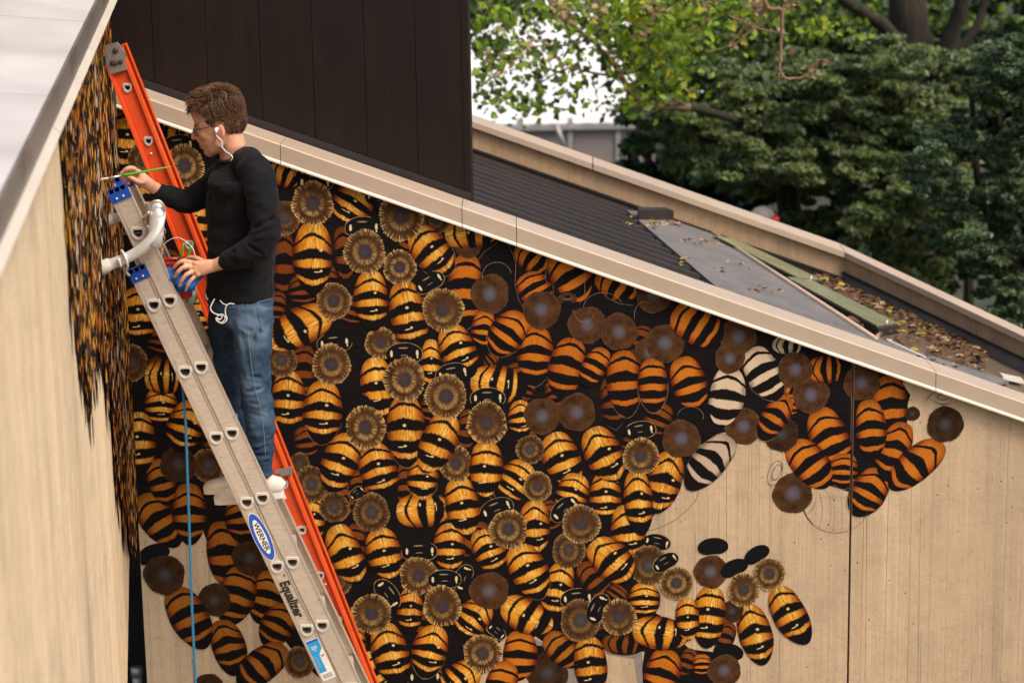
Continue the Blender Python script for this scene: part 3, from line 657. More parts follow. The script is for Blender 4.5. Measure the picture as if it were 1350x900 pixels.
for cs in (arc(655, 362, 19, 17, PI*.9, 2*PI*.98), arc(770, 398, 16, 26, PI*.2, PI*.9), [(668, 315), (680, 345), (679, 375), (684, 395), (690, 405)], [(660, 317), (640, 330), (628, 345)], [(720, 340), (719, 368), (722, 372)], arc(795, 405, 26, 20, PI, 1.9*PI), [(770, 350), (771, 385), (764, 400)], arc(850, 415, 14, 18, .9*PI, 1.7*PI), arc(910, 548, 17, 13, PI, 2.1*PI), [(790, 378), (800, 392), (818, 400), (835, 402)], [(800, 560), (812, 566), (822, 556)]):
    m_ = MB(); strip(m_, pxl(cs), .0010, yS, 0); o = m_.build('chalk_outline', M['chalk'], back)
    if not clip(o): bpy.data.objects.remove(o)
print('bees', nbee)

# ================================================================ FAR PARAPET AND ROOF BEHIND THE MURAL WALL
FY = 13.40                                # outer top edge of the far parapet
B0 = hit(1107, 322.5, 0); BX = B0.x; B1 = hit(1350, 436, 0)
bd = (B1-B0); bd.z = 0; bd.normalize(); bn = Vector((bd.y, -bd.x, 0))       # along the turned wing; bn points to the roof side
if bn.x > 0: bn = -bn
far = thing('parapet_wall', 'far tan concrete parapet beyond the ribbed roof, in front of the trees', 'wall', (0, FY, 3))
TW = .30
print('bend', B0, B1); FY = B0.y; corner_out = Vector((BX, FY, 0)); TWW = .20; wa = corner_out+bn*TWW
t_ = (FY-TW-wa.y)/bd.y; corner_in = Vector((wa.x+bd.x*t_, FY-TW, 0))
def flank(a_, b_, ao, bo, n_in, fz, k0, k1):
    """a parapet length from a_ to b_ (inner top line), roof side towards n_in"""
    a_, b_, ao, bo = Vector(a_), Vector(b_), Vector(ao), Vector(bo)
    def q(p_, dz, n=0.0): r_ = p_+n_in*n; return Vector((r_.x, r_.y, zc(p_.x)+dz))
    m_ = MB(); vs = [q(a_, -.03), q(b_, -.03), q(b_, -3.5), q(a_, -3.5), q(ao, -.03), q(bo, -.03), q(bo, -3.5), q(ao, -3.5)]
    m_.add(vs, [(0, 1, 2, 3), (7, 6, 5, 4), (0, 4, 5, 1), (2, 6, 7, 3), (0, 3, 7, 4), (1, 5, 6, 2)]); m_.build('wall_panel', M['concrete_far'], far)
    m_ = MB(); m_.prism([q(a_, fz, .012), q(b_, fz, .012), q(b_, -1.4, .012), q(a_, -1.4, .012)], -n_in*.011); m_.build('flashing', M[k0], far)
    m_ = MB(); m_.prism([q(a_, fz+.004, .022), q(b_, fz+.004, .022), q(b_, fz-.010, .022), q(a_, fz-.010, .022)], -n_in*.0095); m_.build('flashing_bar', M['flashing'], far)
    n = max(1, int((b_-a_).length/1.3))
    for i in range(n):
        t0, t1 = i/n+.0008, (i+1)/n-.0008; lo = []
        for t in (t0, t1):
            ci, co_ = a_.lerp(b_, t), ao.lerp(bo, t); ex = (ci-co_).normalized()
            A0, A1 = co_-ex*.02, ci+ex*.035
            lo.append([Vector((A.x, A.y, zc(A.x)+dz)) for A, dz in ((A0, -.035), (A0, .006), (A1, .002), (A1, -.034), (ci-ex*.01, -.036))])
        pa, pb = lo; m_ = MB(); k_ = 5
        for j in range(k_): m_.add(pa+pb, [(j, k_+j, k_+(j+1) % k_, (j+1) % k_)], mi=0)
        m_.add(pa, [tuple(range(k_))]); m_.add(pb, [tuple(range(k_))[::-1]]); m_.build('coping_segment', M['coping'], far)
flank((-2.6, FY-TW, 0), corner_in, (-2.6, FY, 0), corner_out, Vector((0, -1, 0)), -.165, 'flashing', None)
e_in = corner_in+bd*3.4; flank(corner_in, e_in, corner_out, e_in-bn*TWW, bn, -.125, 'flashing_grey', None)

# gutter floor, membrane, ribs, skylights
def rp(u, v, drop): return hit(u, v, drop)
m_ = MB(); fl = [Vector((x, y, zc(x)-.215)) for x, y in ((-2.6, 9.69), (5.2, 9.69), (5.2, 13.1), (-2.6, 13.1))]
m_.prism(fl, (0, 0, -.1)); rf = m_.build('flat_roof', None or M['membrane'], None)
mm = MT('leaf_stained_roof', .8); p_ = mm.pos(); a = mm.noise(p_, 3, 6, .65); b = mm.noise(p_, 26, 5, .7)
k = mm.ramp(a, [(.3, (.075, .06, .05)), (.5, (.10, .065, .035)), (.7, (.17, .13, .08))]); k = mm.mix(mm.rng(b, .55, .7, 0, .8), k, (.22, .12, .04)); mm.col(k); mm.bump(b, .4, .01)
rf.data.materials.clear(); rf.data.materials.append(mm.m); tag(rf, 'leaf-littered low roof floor inside the far parapet corner', 'roof')
# grey membrane slope
mem = [rp(835, 284, .24), rp(905, 288, .24), rp(1152, 447, .24), rp(1000, 412, .24)]
mem = [rp(826, 277, .175), rp(905, 286, .175), rp(1155, 449, .175), rp(1120, 470, .175), rp(968, 398, .175)]
mroof = thing('membrane_roof', 'grey membrane roof slope with pale metal edge below the dark ribs', 'roof', mem[2])
mm = MT('worn_grey_membrane', .68); p_ = mm.pos(); a = mm.noise(p_, 5, 6, .65); b = mm.noise(mm.map(p_, (1, 3, 1)), 30, 5, .7)
k = mm.mix(mm.rng(a, .3, .7), (.115, .105, .105), (.19, .175, .165)); k = mm.mix(mm.rng(b, .66, .75, 0, .5), k, (.35, .28, .2)); mm.col(k); mm.bump(b, .3, .006); M['worn'] = mm.m
m_ = MB(); m_.prism(mem, (0, 0, -.05)); m_.build('membrane_sheet', M['worn'], mroof)
m_ = MB(); e0, e1 = mem[1], mem[2]; m_.tube([e0+Vector((0, 0, .008)), e1+Vector((0, 0, .008))], .014, 6); m_.build('edge_trim', M['coping'], mroof)
e0, e1 = rp(945, 400, .245), rp(1048, 432, .245)
cu = [rp(842, 290, .175), rp(903, 290, .175)]
m_ = MB(); a_, b_ = cu; m_.prism([a_, b_, b_+Vector((0, 0, .06)), a_+Vector((0, 0, .06))], (0, .12, 0)); m_.build('roof_curb', M['flashing'], mroof)
m_ = MB(); a_, b_ = rp(838, 282, .25), rp(700, 240, .25); a2, b2 = Vector((a_.x, 13.07, 0)), Vector((-2.5, 13.07, 0))
m_.prism([Vector((a2.x, 13.07, zc(a2.x)-.16)), Vector((b2.x, 13.07, zc(b2.x)-.16)), Vector((b2.x, 12.85, zc(b2.x)-.25)), Vector((a2.x, 12.85, zc(a2.x)-.25))], (0, 0, -.03)); m_.build('apron_flashing', M['flashing'], mroof)
# ribbed metal roof
ribroof = thing('ribbed_metal_roof', 'dark brown ribbed metal roof sloping down beside the dark tower', 'roof', (0, 11.5, 4.3))
m_ = MB(); e0, e1 = rp(842, 284, .20), rp(992, 392, .20)
def xend(y): t = (y-e0.y)/(e1.y-e0.y); return e0.x+(e1.x-e0.x)*t
ys = np.arange(9.86, 12.90, .185)
y0, y1 = ys[0]-.07, ys[-1]+.07
m_.prism([Vector((-2.5, y0, zc(-2.5)-.262)), Vector((-2.5, y1, zc(-2.5)-.262)), Vector((min(xend(y1), 1.3)-.04, y1, zc(xend(y1))-.262)), Vector((min(xend(y0), 2.4)-.04, y0, zc(min(xend(y0), 2.4))-.262))], (0, 0, -.02)); m_.build('roof_pan', M['black'], ribroof)  # pan blackened: shade of the valleys between ribs put into its colour
for y in ys:
    xe = min(xend(y), 2.4); m_ = MB(); prof = [(-.050, 0), (-.034, .075), (.030, .075), (.050, 0)]
    pa = [Vector((-2.5, y+a_, zc(-2.5)-.262+b_)) for a_, b_ in prof]; pb = [Vector((xe, y+a_, zc(xe)-.262+b_)) for a_, b_ in prof]
    m_.add(pa+pb, [(j, j+1, 4+j+1, 4+j) for j in range(3)]+[(0, 4, 7, 3)]); m_.add(pb, [(0, 1, 2, 3)]); m_.add(pa, [(3, 2, 1, 0)])
    m_.build('roof_rib', M['rib'], ribroof)
# skylights
mm = MT('pale_green_glass', .25, 0, .5); p_ = mm.pos(); a = mm.noise(p_, 4, 4); b = mm.noise(p_, 40, 4)
k = mm.mix(mm.rng(a, .3, .7), (.17, .175, .09), (.27, .27, .15)); k = mm.mix(mm.rng(b, .6, .7, 0, .6), k, (.10, .10, .06)); mm.col(k); M['skyglass'] = mm.m
def skylight(pp, drop, lab):
    q = [rp(u, v, drop) for u, v in pp]; c = sum(q, Vector((0, 0, 0)))/4; t = thing('skylight', lab, 'skylight', c-Vector((0, 0, .2)), 'sloping skylights on the low roof')
    m_ = MB(); m_.prism(q, (0, 0, .01)); m_.build('glass_pane', M['skyglass'], t)
    q2 = [c+(p_-c)*1.05-Vector((0, 0, .003)) for p_ in q]; m_ = MB(); m_.prism(q2, (0, 0, -.045)); m_.build('frame', M['flashing'], t)
    a_, b_ = q[3].lerp(q[2], .45), q[3].lerp(q[2], .55); m_ = MB(); m_.prism([a_, b_, b_+Vector((.01, .05, .004)), a_+Vector((.01, .05, .004))], (0, 0, .016)); m_.build('clip', M['coping_edge'], t)
skylight([(943, 313), (968, 316), (1080, 369), (1058, 371)], .165, 'upper left pale green skylight with a black frame beside the grey roof edge')
skylight([(1037, 367), (1066, 369), (1182, 427), (1156, 431)], .165, 'lower right pale green skylight with a black frame above the gutter leaves')
# leaf litter
def leafmesh(name, pts, size, mats, parent=None, flat=False, weights=None, fold=.35, elong=1.7, nrmb=None, seed=1):
    """many small folded leaves, one kite of four triangles each"""
    r_ = np.random.default_rng(seed); n = len(pts); pts = np.asarray(pts, float)
    d = r_.normal(size=(n, 3)); 
    if flat: d[:, 2] *= .15
    d /= np.linalg.norm(d, axis=1)[:, None]; nn = r_.normal(size=(n, 3))
    if flat: nn = nn*.25+np.array([0, 0, 1])
    elif nrmb is not None: nn = nn+np.array(nrmb)
    nn -= d*(nn*d).sum(1)[:, None]; nn /= np.linalg.norm(nn, axis=1)[:, None]; sd_ = np.cross(d, nn)
    s_ = (size*r_.uniform(.6, 1.35, n))[:, None]
    a_ = pts-d*s_*.5; b_ = pts+d*s_*.5; w_ = s_/elong*.5; m1 = pts+d*s_*-.05
    l_ = m1+sd_*w_+nn*w_*fold; r2 = m1-sd_*w_+nn*w_*fold; c_ = m1
    V = np.stack([a_, l_, b_, r2, c_], 1).reshape(-1, 3); base = (np.arange(n)*5)[:, None]
    Fc = np.concatenate([base+np.array([[0, 1, 4]]), base+np.array([[1, 2, 4]]), base+np.array([[2, 3, 4]]), base+np.array([[3, 0, 4]])], 1).reshape(-1, 3)
    me = bpy.data.meshes.new(name); org = V.mean(0) if parent is None else np.array(WLOC[parent.name])*1.0
    org = (V.min(0)+V.max(0))/2
    V = V-org; me.vertices.add(len(V)); me.vertices.foreach_set('co', V.astype('f').ravel()); me.loops.add(len(Fc)*3); me.loops.foreach_set('vertex_index', Fc.ravel().astype('i'))
    me.polygons.add(len(Fc)); me.polygons.foreach_set('loop_start', np.arange(len(Fc), dtype='i')*3); me.polygons.foreach_set('loop_total', np.full(len(Fc), 3, 'i'))
    for m_ in mats: me.materials.append(m_)
    wts = weights if weights is not None else np.full(len(mats), 1/len(mats)); mi_ = np.repeat(r_.choice(len(mats), n, p=wts), 4)
    me.polygons.foreach_set('material_index', mi_.astype('i')); me.update(); me.validate()
    o = bpy.data.objects.new(name, me); return link(o, parent, Vector(org))
def leafmat(name, c, rough=.5, trans=.25):
    m = MT(name, rough, 0, .35); a = m.noise(m.pos(), 6, 3); k = m.mix(m.rng(a, .3, .7), tuple(x*.7 for x in c), tuple(min(1, x*1.35) for x in c)); m.col(k)
    if trans:
        tr = m.n('BsdfTranslucent'); m.setin(tr.inputs[0], k); mx = m.n('MixShader'); mx.inputs[0].default_value = trans
        m.l(m.b.outputs[0], mx.inputs[1]); m.l(tr.outputs[0], mx.inputs[2]); m.l(mx.outputs[0], m.t.nodes['Material Output'].inputs[0])
    return m.m
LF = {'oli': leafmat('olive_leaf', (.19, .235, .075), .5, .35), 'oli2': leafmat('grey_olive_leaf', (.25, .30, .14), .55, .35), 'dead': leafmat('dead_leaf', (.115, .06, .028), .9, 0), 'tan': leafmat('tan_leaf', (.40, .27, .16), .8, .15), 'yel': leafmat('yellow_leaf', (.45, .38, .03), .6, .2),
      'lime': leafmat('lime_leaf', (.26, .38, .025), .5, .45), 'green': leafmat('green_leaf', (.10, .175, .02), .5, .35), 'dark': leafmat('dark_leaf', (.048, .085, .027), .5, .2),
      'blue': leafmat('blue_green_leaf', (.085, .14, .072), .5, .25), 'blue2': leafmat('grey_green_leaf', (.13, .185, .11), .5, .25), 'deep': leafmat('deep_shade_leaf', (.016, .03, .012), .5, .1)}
pts = []; r_ = np.random.default_rng(5)
while len(pts) < 900:
    u = r_.uniform(1070, 1300); v = r_.uniform(350, 490); q = rp(u, v, .207)
    side = (q-corner_in).dot(bn)
    if side < .02 or q.y > 13.05: continue
    if r_.random() > math.exp(-max(0, side-.2)/.45): continue
    pts.append((q.x, q.y, q.z+.008+r_.uniform(0, .02)))
tag(leafmesh('leaf_litter', pts, .055, [LF['dead'], LF['tan'], LF['yel']], flat=True, weights=[.84, .11, .05], seed=3), 'brown and yellow fallen leaves in the low roof corner', 'leaves', kind='stuff')
pts = []
for cx, cy, n, sx, sy in ((875, 293, 60, 30, 6), (935, 320, 40, 28, 3), (1000, 382, 26, 22, 4), (905, 345, 10, 10, 8), (960, 350, 8, 30, 12), (860, 285, 25, 15, 4)):
    for _ in range(n):
        q = rp(cx+r_.normal()*sx*.6, cy+r_.normal()*sy*.7, .172); pts.append((q.x, q.y, q.z))
tag(leafmesh('scattered_leaves', pts, .04, [LF['tan'], LF['yel'], LF['dead']], flat=True, weights=[.5, .2, .3], seed=4), 'dry tan leaves blown across the grey roof slope', 'leaves', kind='stuff')
for i, (u0, v0, u1, v1, wd, lab) in enumerate(((1170, 453, 1222, 477, .05, 'bent white metal strip lying on the low roof near the coping'), (1322, 500, 1350, 506, .08, 'white board end on the low roof at the right picture edge'))):
    a_, b_ = rp(u0, v0, .195), rp(u1, v1, .195); m_ = MB(); s_ = Vector((.0, wd, 0)); m_.prism([a_, b_, b_+s_, a_+s_], (0, 0, .02)); tag(m_.build('metal_strip', M['coping_edge'], None), lab, 'metal strip')
a_ = [rp(1120, 440, .20), rp(1165, 452, .20), rp(1330, 505, .20), rp(1300, 512, .20), rp(1150, 462, .20)]
m_ = MB(); m_.prism(a_, (0, 0, .015)); tag(m_.build('gutter_sheet', M['worn'], None), 'grey-green sheet lying in the gutter just behind the mural coping', 'sheet')

# ================================================================ DARK TOWER
TY = 9.76; xr = P(619, 150, TY).x; tower = thing('clad_tower', 'dark brown metal-clad tower standing behind the mural wall coping', 'tower', (-1.2, TY, 4))
uj = [120, 141, 205, 275, 345, 414, 482, 549, 617]
xs = [P(u, 120, TY).x for u in uj]; xs = [-2.9, -2.55]+xs
m_ = MB(); m_.box(((-2.9+xr)/2+.0, TY+.30, 6.5), (xr+2.9)-.02, .52, 6.0); m_.build('tower_core', M['clad'], tower)
for i in range(len(xs)-1):
    a_, b_ = xs[i]+.0012, xs[i+1]-.0012; m_ = MB()
    m_.prism([Vector((a_, TY, 9.4)), Vector((b_, TY, 9.4)), Vector((b_, TY, zc(b_)-.1)), Vector((a_, TY, zc(a_)-.1))], (0, .03, 0)); m_.build('cladding_panel', M['clad'], tower, bevel=.002)
m_ = MB(); m_.prism([Vector((-2.9, TY-.012, zc(-2.9)+.035)), Vector((xr, TY-.012, zc(xr)+.035)), Vector((xr, TY-.012, zc(xr)-.03)), Vector((-2.9, TY-.012, zc(-2.9)-.03))], (0, .01, 0)); m_.build('base_flashing', M['flashing'], tower)
m_ = MB(); m_.prism([Vector((xr+.002, TY-.004, 9.4)), Vector((xr+.002, TY+.56, 9.4)), Vector((xr+.002, TY+.56, zc(xr)-.3)), Vector((xr+.002, TY-.004, zc(xr)-.3))], (-.03, 0, 0)); m_.build('corner_trim', M['clad'], tower)

# ================================================================ BACKGROUND: white-roofed building, glazed fence, trees
bw = thing('low_building', 'low building with a broad white roof and dark corrugated eave behind the trees', 'building', (1, 40, 0))
M['roofwhite'] = simple('white_roof_sheet', (.82, .81, .80), .6, 0, .02, 1)
M['greywall'] = simple('grey_wall', (.22, .19, .19), .7, 0, .1, 1)
def gp(u, v, Y): return P(u, v, Y)
e0, e1 = gp(600, 162, 36), gp(930, 162, 36); zr = (e0.z+e1.z)/2
m_ = MB(); m_.prism([Vector((-30, 36, zr)), Vector((4.2, 36, zr)), Vector((12, 110, zr+.6)), Vector((-30, 110, zr+.6))], (0, 0, -.08)); m_.build('roof', M['roofwhite'], bw)
m_ = MB(); m_.box((-13, 36.6, zr/2-.1), 34, .3, zr-.2); m_.build('wall', M['greywall'], bw)
m_ = MB(); n = 300
for i in range(n):
    x = -6+12*i/n; m_.box((x, 35.96, zr-.06), .02, .06, .10+.02*math.sin(i*.9))
m_.box((-1, 36.0, zr-.10), 10, .05, .06)
tag(m_.build('corrugated_eave', M['flashing'], bw), kind='stuff')
for i in range(9):
    x = -4+1.0*i; m_ = MB(); m_.box((x, 36.44, zr-.95), .86, .02, .9); m_.build('window', simple('hazy_window_glass', (.20, .21, .19), .2, 0, .2, 2) if i == 0 else bpy.data.materials['hazy_window_glass'], bw)
fence = thing('glass_railing', 'grey framed railing with translucent panels in front of the white-roofed building', 'railing', gp(750, 220, 30))
fy = 30; M['rail_grey'] = simple('pale_grey_frame', (.38, .37, .37), .5, .3, .05); M['pane'] = simple('translucent_railing_pane', (.24, .21, .205), .3, 0, .12, 1)
topz = gp(750, 168, fy).z; pxs = [gp(u, 190, fy).x for u in (628, 685, 752, 815, 905, 990)]
for i, x in enumerate(pxs):
    m_ = MB(); m_.box((x, fy, topz-.62), .07, .07, 1.5); m_.build('post', M['rail_grey'], fence)
    if i < len(pxs)-1:
        m_ = MB(); m_.box(((x+pxs[i+1])/2, fy+.01, topz-.32), pxs[i+1]-x-.1, .02, .56); m_.build('glass_panel', M['pane'], fence)
m_ = MB(); m_.box(((pxs[0]+pxs[-1])/2, fy-.05, topz), pxs[-1]-pxs[0], .06, .05); m_.build('top_rail', M['rail_grey'], fence)
m_ = MB(); m_.box(((pxs[0]+pxs[-1])/2, fy-.05, topz-.65), pxs[-1]-pxs[0], .06, .05); m_.build('bottom_rail', M['rail_grey'], fence)
m_ = MB(); m_.tube([gp(733, 165, fy-.2), gp(745, 196, fy-.2)], .035, 6); m_.build('diagonal_brace', M['rail_grey'], fence)
m_ = MB(); m_.tube([gp(815, 203, 27), gp(850, 203, 27), gp(850, 232, 27)], .04, 6); m_.tube([gp(815, 218, 27), gp(850, 218, 27)], .03, 6)
tag(m_.build('pipe_rail', M['rail_grey'], None), 'short pale pipe rail end at the foot of the tree branches', 'rail')
m_ = MB(); q = gp(1005, 285, 18.5); m_.ball(q, (.11, .08, .09)); m_.ball(q+Vector((.10, -.02, -.03)), (.05, .05, .045), mi=1)
tag(m_.build('litter_bag', [simple('grey_bag', (.35, .33, .33), .5), simple('red_bag', (.5, .03, .02), .5)], None), 'small grey and red bag lying under the dark bushes beyond the parapet', 'bag')

M['bark'] = None
mm = MT('tree_bark', .9); p_ = mm.pos(); a = mm.noise(mm.map(p_, (1, 1, .25)), 18, 6, .7); mm.col(mm.ramp(a, [(.3, (.010, .008, .005)), (.7, (.045, .034, .022))])); mm.bump(a, .9, .03); M['bark'] = mm.m
mm = MT('pale_twig_bark', .85); p_ = mm.pos(); a = mm.noise(p_, 25, 4, .7); mm.col(mm.ramp(a, [(.3, (.12, .07, .04)), (.7, (.30, .19, .12))])); M['twig'] = mm.m
def limb(mb, pts, r0, r1, seg=8, wig=.04, sd=0):
    rr = random.Random(sd); pts = [Vector(p_) for p_ in pts]; out = []; n = len(pts)
    for i in range(n-1):
        for k_ in range(4):
            t = k_/4; a_, b_, c_, d_ = pts[max(i-1, 0)], pts[i], pts[i+1], pts[min(i+2, n-1)]
            q = .5*((2*b_)+(-a_+c_)*t+(2*a_-5*b_+4*c_-d_)*t*t+(-a_+3*b_-3*c_+d_)*t**3)
            out.append(q+Vector((rr.uniform(-1, 1), rr.uniform(-1, 1), rr.uniform(-1, 1)))*wig*r0)
    out.append(pts[-1]); m = len(out)
    mb.tube(out, [r0+(r1-r0)*i/(m-1) for i in range(m)], seg); return out
def crown_pts(blobs, seed, shell=.55):
    r_ = np.random.default_rng(seed); out = []
    for (u, v, Y, ru, rv, ry, n) in blobs:
        c = P(u, v, Y); s_ = Y/F*1.02
        # split the blob into sub-clumps so light and dark masses form
        k_ = max(3, n//140); cc = r_.normal(size=(k_, 3)); cc /= np.linalg.norm(cc, axis=1)[:, None]; cc *= r_.uniform(.35, 1, (k_, 1))
        for j in range(k_):
            m = n//k_; q = r_.normal(size=(m, 3)); q /= np.linalg.norm(q, axis=1)[:, None]; q *= r_.uniform(shell, 1.05, (m, 1))*r_.uniform(.28, .5)
            q[:, 2] *= .55; q = q+cc[j]
            out.append(np.stack([c.x+q[:, 0]*ru*s_, c.y+q[:, 1]*ry, c.z+q[:, 2]*rv*s_], 1))
    return np.concatenate(out)
# big tree with the thick trunk at upper right
big = thing('tree', 'big tree with a thick dark forked trunk at the upper right', 'tree', Vector((P(1205, 100, 21).x, 21, 0)))
m_ = MB(); b0 = P(1212, 110, 21)
limb(m_, [(b0.x+.05, 21, 0), (b0.x, 21, b0.z-1), b0, P(1205, 60, 21), P(1196, 0, 21), P(1190, -60, 21.2)], .21, .17, 12, .06, 1)
m_.build('trunk', M['bark'], big)
for i, (pp, r0, r1) in enumerate([([(1205, 118, 20.9), (1190, 70, 20.6), (1165, 35, 20.3), (1120, 5, 20), (1095, -20, 20)], .085, .05),
    ([(1222, 105, 21), (1243, 70, 20.8), (1262, 25, 20.7), (1275, -30, 20.6)], .09, .07), ([(1240, 90, 21), (1285, 40, 21), (1300, 0, 21), (1320, -30, 21)], .05, .03),
    ([(1180, 60, 21), (1178, 20, 21), (1180, -20, 21)], .06, .05)]):
    m_ = MB(); limb(m_, [P(*q) for q in pp], r0, r1, 8, .08, i+3); m_.build('limb', M['bark'], big)
pts = crown_pts([(1080, 30, 24, 150, 70, 1.5, 3000), (1180, 10, 25, 120, 60, 1.5, 2200), (1260, 60, 25, 120, 80, 1.5, 2400), (1000, 60, 24, 120, 70, 1.2, 2200), (1320, 20, 23, 60, 60, 1, 900)], 11)
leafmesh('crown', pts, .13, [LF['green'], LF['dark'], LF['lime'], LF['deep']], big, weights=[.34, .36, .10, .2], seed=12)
# the middle tree, layered drooping foliage
mid = thing('tree', 'dense dark green tree of drooping leaf layers filling the middle background', 'tree', Vector((P(1050, 200, 20).x, 20.5, 0)))
m_ = MB(); a_ = P(1040, 330, 20.8); limb(m_, [(a_.x, 20.8, 0), a_, P(1030, 200, 20.6), P(1010, 120, 20.5)], .16, .07, 8, .1, 31); m_.build('trunk', M['bark'], mid)
bl = []; r2 = np.random.default_rng(21)
for i in range(95):
    u = r2.uniform(850, 1270); lo = 195 if u < 900 else (265 if u < 980 else (240 if u < 1150 else 285)); v = r2.uniform(75, lo)
    if u < 900: v = max(v, 150)
    bl.append((u, v, r2.uniform(18.5, 21), r2.uniform(26, 52), r2.uniform(16, 30), r2.uniform(.25, .5), 900))
bl += [(r2.uniform(1130, 1260), r2.uniform(280, 370), r2.uniform(19.8, 20.4), 44, 30, .3, 700) for _ in range(16)]+[(r2.uniform(1000, 1110), r2.uniform(240, 310), 20.3, 40, 25, .25, 600) for _ in range(8)]
bl += [(r2.uniform(1140, 1260), r2.uniform(115, 300), r2.uniform(18.6, 19.8), 40, 24, .35, 900) for _ in range(26)]
pts = crown_pts(bl, 22, .5)
leafmesh('crown', pts, .072, [LF['oli'], LF['dark'], LF['green'], LF['oli2'], LF['blue2']], mid, elong=2.3, weights=[.32, .22, .10, .20, .16], nrmb=(0, -.6, .9), seed=23)
bl = [(r2.uniform(860, 1370), r2.uniform(50, 350), r2.uniform(22.5, 24), 70, 50, .6, 520) for _ in range(110)]
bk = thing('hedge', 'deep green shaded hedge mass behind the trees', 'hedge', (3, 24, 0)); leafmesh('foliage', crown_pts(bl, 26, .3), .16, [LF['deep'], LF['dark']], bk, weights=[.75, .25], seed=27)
m_ = MB()
for i in range(9): 
    q = P(860+i*60, 300, 24.5); limb(m_, [(q.x, 24.5, 0), q, P(850+i*62, 150, 24.5)], .08, .03, 6, .1, 60+i)
m_.build('stems', M['bark'], bk)
# evergreen bush on the right
bush = thing('bush', 'tall blue-green evergreen bush leaning over the parapet at the right edge', 'bush', Vector((P(1300, 300, 16).x, 16.4, 0)))
m_ = MB(); a_ = P(1320, 380, 16.5)
for k_ in range(3): limb(m_, [(a_.x+.15*k_, 16.5, 0), (a_.x+.1*k_, 16.5, a_.z), P(1290+30*k_, 250, 16.5), P(1280+35*k_, 120, 16.5)], .05, .02, 6, .1, 41+k_)
m_.build('stems', M['bark'], bush)
bl = []
for i in range(105):
    v = r2.uniform(60, 415); left_ = 1262-40*math.sin((v-70)/345*PI) if v < 300 else 1225+max(0, v-330)*1.1
    if v < 150: left_ = 1300-(v-70)*.3
    bl.append((r2.uniform(left_, 1390), v, r2.uniform(15.4, 16.8), r2.uniform(22, 38), r2.uniform(16, 28), r2.uniform(.15, .35), 800))
leafmesh('foliage', crown_pts(bl, 42, .4), .042, [LF['blue'], LF['blue2'], LF['dark'], LF['green']], bush, weights=[.38, .27, .25, .10], nrmb=(0, -.4, 1), seed=43)
# the light branch hanging in from the top
br = thing('tree', 'light green maple-like tree reaching down from the top centre with dry seed clusters', 'tree', Vector((P(940, 100, 17.5).x, 17.5, 0)))
m_ = MB(); a_ = P(960, 200, 17.6); limb(m_, [(a_.x+1.0, 20.5, 0), (a_.x+.9, 20.4, a_.z-.5), P(1010, 175, 19.6), P(950, 152, 18), P(905, 141, 17)], .05, .030, 8, .05, 50); m_.build('trunk', M['bark'], br)
BRS = [([(908, 141, 17), (870, 140, 16.8), (845, 135, 16.7), (828, 122, 16.6), (818, 98, 16.6), (800, 72, 16.5), (770, 45, 16.4), (735, 18, 16.4), (715, -20, 16.3)], .032, .012, 'twig'),
       ([(820, 102, 16.6), (790, 98, 16.5), (750, 90, 16.4), (720, 105, 16.4), (700, 120, 16.4)], .012, .004, 'twig'), ([(830, 122, 16.6), (845, 110, 16.6), (838, 90, 16.5), (828, 60, 16.5)], .012, .005, 'twig'),
       ([(770, 45, 16.4), (745, 60, 16.4), (700, 62, 16.4), (650, 72, 16.4)], .010, .004, 'twig'), ([(905, 140, 17), (880, 125, 16.7), (860, 95, 16.6), (850, 40, 16.5), (870, -20, 16.5)], .014, .01, 'twig'),
       ([(1000, -20, 14), (1012, 10, 14), (1030, 15, 14), (1030, 60, 14), (1028, 95, 14), (1040, 104, 14), (1062, 100, 14), (1075, 82, 14), (1090, 80, 14)], .016, .006, 'twig'),
       ([(1015, 8, 14), (990, 40, 14), (965, 62, 14)], .008, .004, 'twig'), ([(1030, 15, 14), (1000, 35, 14.1), (965, 18, 14)], .008, .004, 'twig'), ([(1005, 5, 14), (985, 30, 14), (960, 60, 14), (930, 70, 14)], .007, .003, 'twig'), ([(960, 20, 14), (1000, 38, 14), (1040, 45, 14)], .007, .003, 'twig')]
for i, (pp, r0, r1, mt) in enumerate(BRS):
    m_ = MB(); limb(m_, [P(*q) for q in pp], r0, r1, 6, .35, 70+i); m_.build('branch', M[mt], br)
pts = []; r3 = np.random.default_rng(77)
for cx, cy, sx, sy, n in ((800, 40, 70, 30, 260), (860, 60, 40, 40, 330), (700, 90, 60, 30, 120), (660, 40, 35, 35, 120), (760, 120, 45, 22, 45), (880, 110, 32, 25, 160), (920, 30, 60, 26, 260), (820, 135, 22, 12, 50), (690, 140, 40, 14, 50), (640, 100, 25, 40, 100), (1080, 40, 50, 25, 60), (830, 10, 120, 15, 260), (1075, 35, 8, 10, 12)):
    for _ in range(int(n*1.35)):
        u, v = cx+r3.normal()*sx*.75, cy+r3.normal()*sy*.75; q = P(u, v, r3.uniform(15.6, 17.2))
        if v < 168 and (u > 626): pts.append(q)
leafmesh('light_leaves', pts, .075, [LF['lime'], LF['green'], LF['yel'], LF['tan'], LF['dark']], br, weights=[.55, .27, .03, .03, .12], elong=1.6, nrmb=(0, -.7, .3), seed=78)
pts = []
for cx, cy, s_, n in ((645, 15, 26, 230), (690, 8, 24, 90), (640, 60, 22, 60), (790, 8, 50, 200), (870, 20, 60, 420), (940, 30, 60, 420), (720, 75, 40, 50), (840, 75, 40, 160), (690, 125, 38, 30)):
    for _ in range(n):
        u, v = cx+r3.normal()*s_*.75, cy+r3.normal()*s_*.45; pts.append(P(u, v, r3.uniform(17.5, 19)))
leafmesh('shaded_leaves', pts, .10, [LF['dark'], LF['green'], LF['dead']], br, weights=[.55, .33, .12], elong=1.3, seed=79)
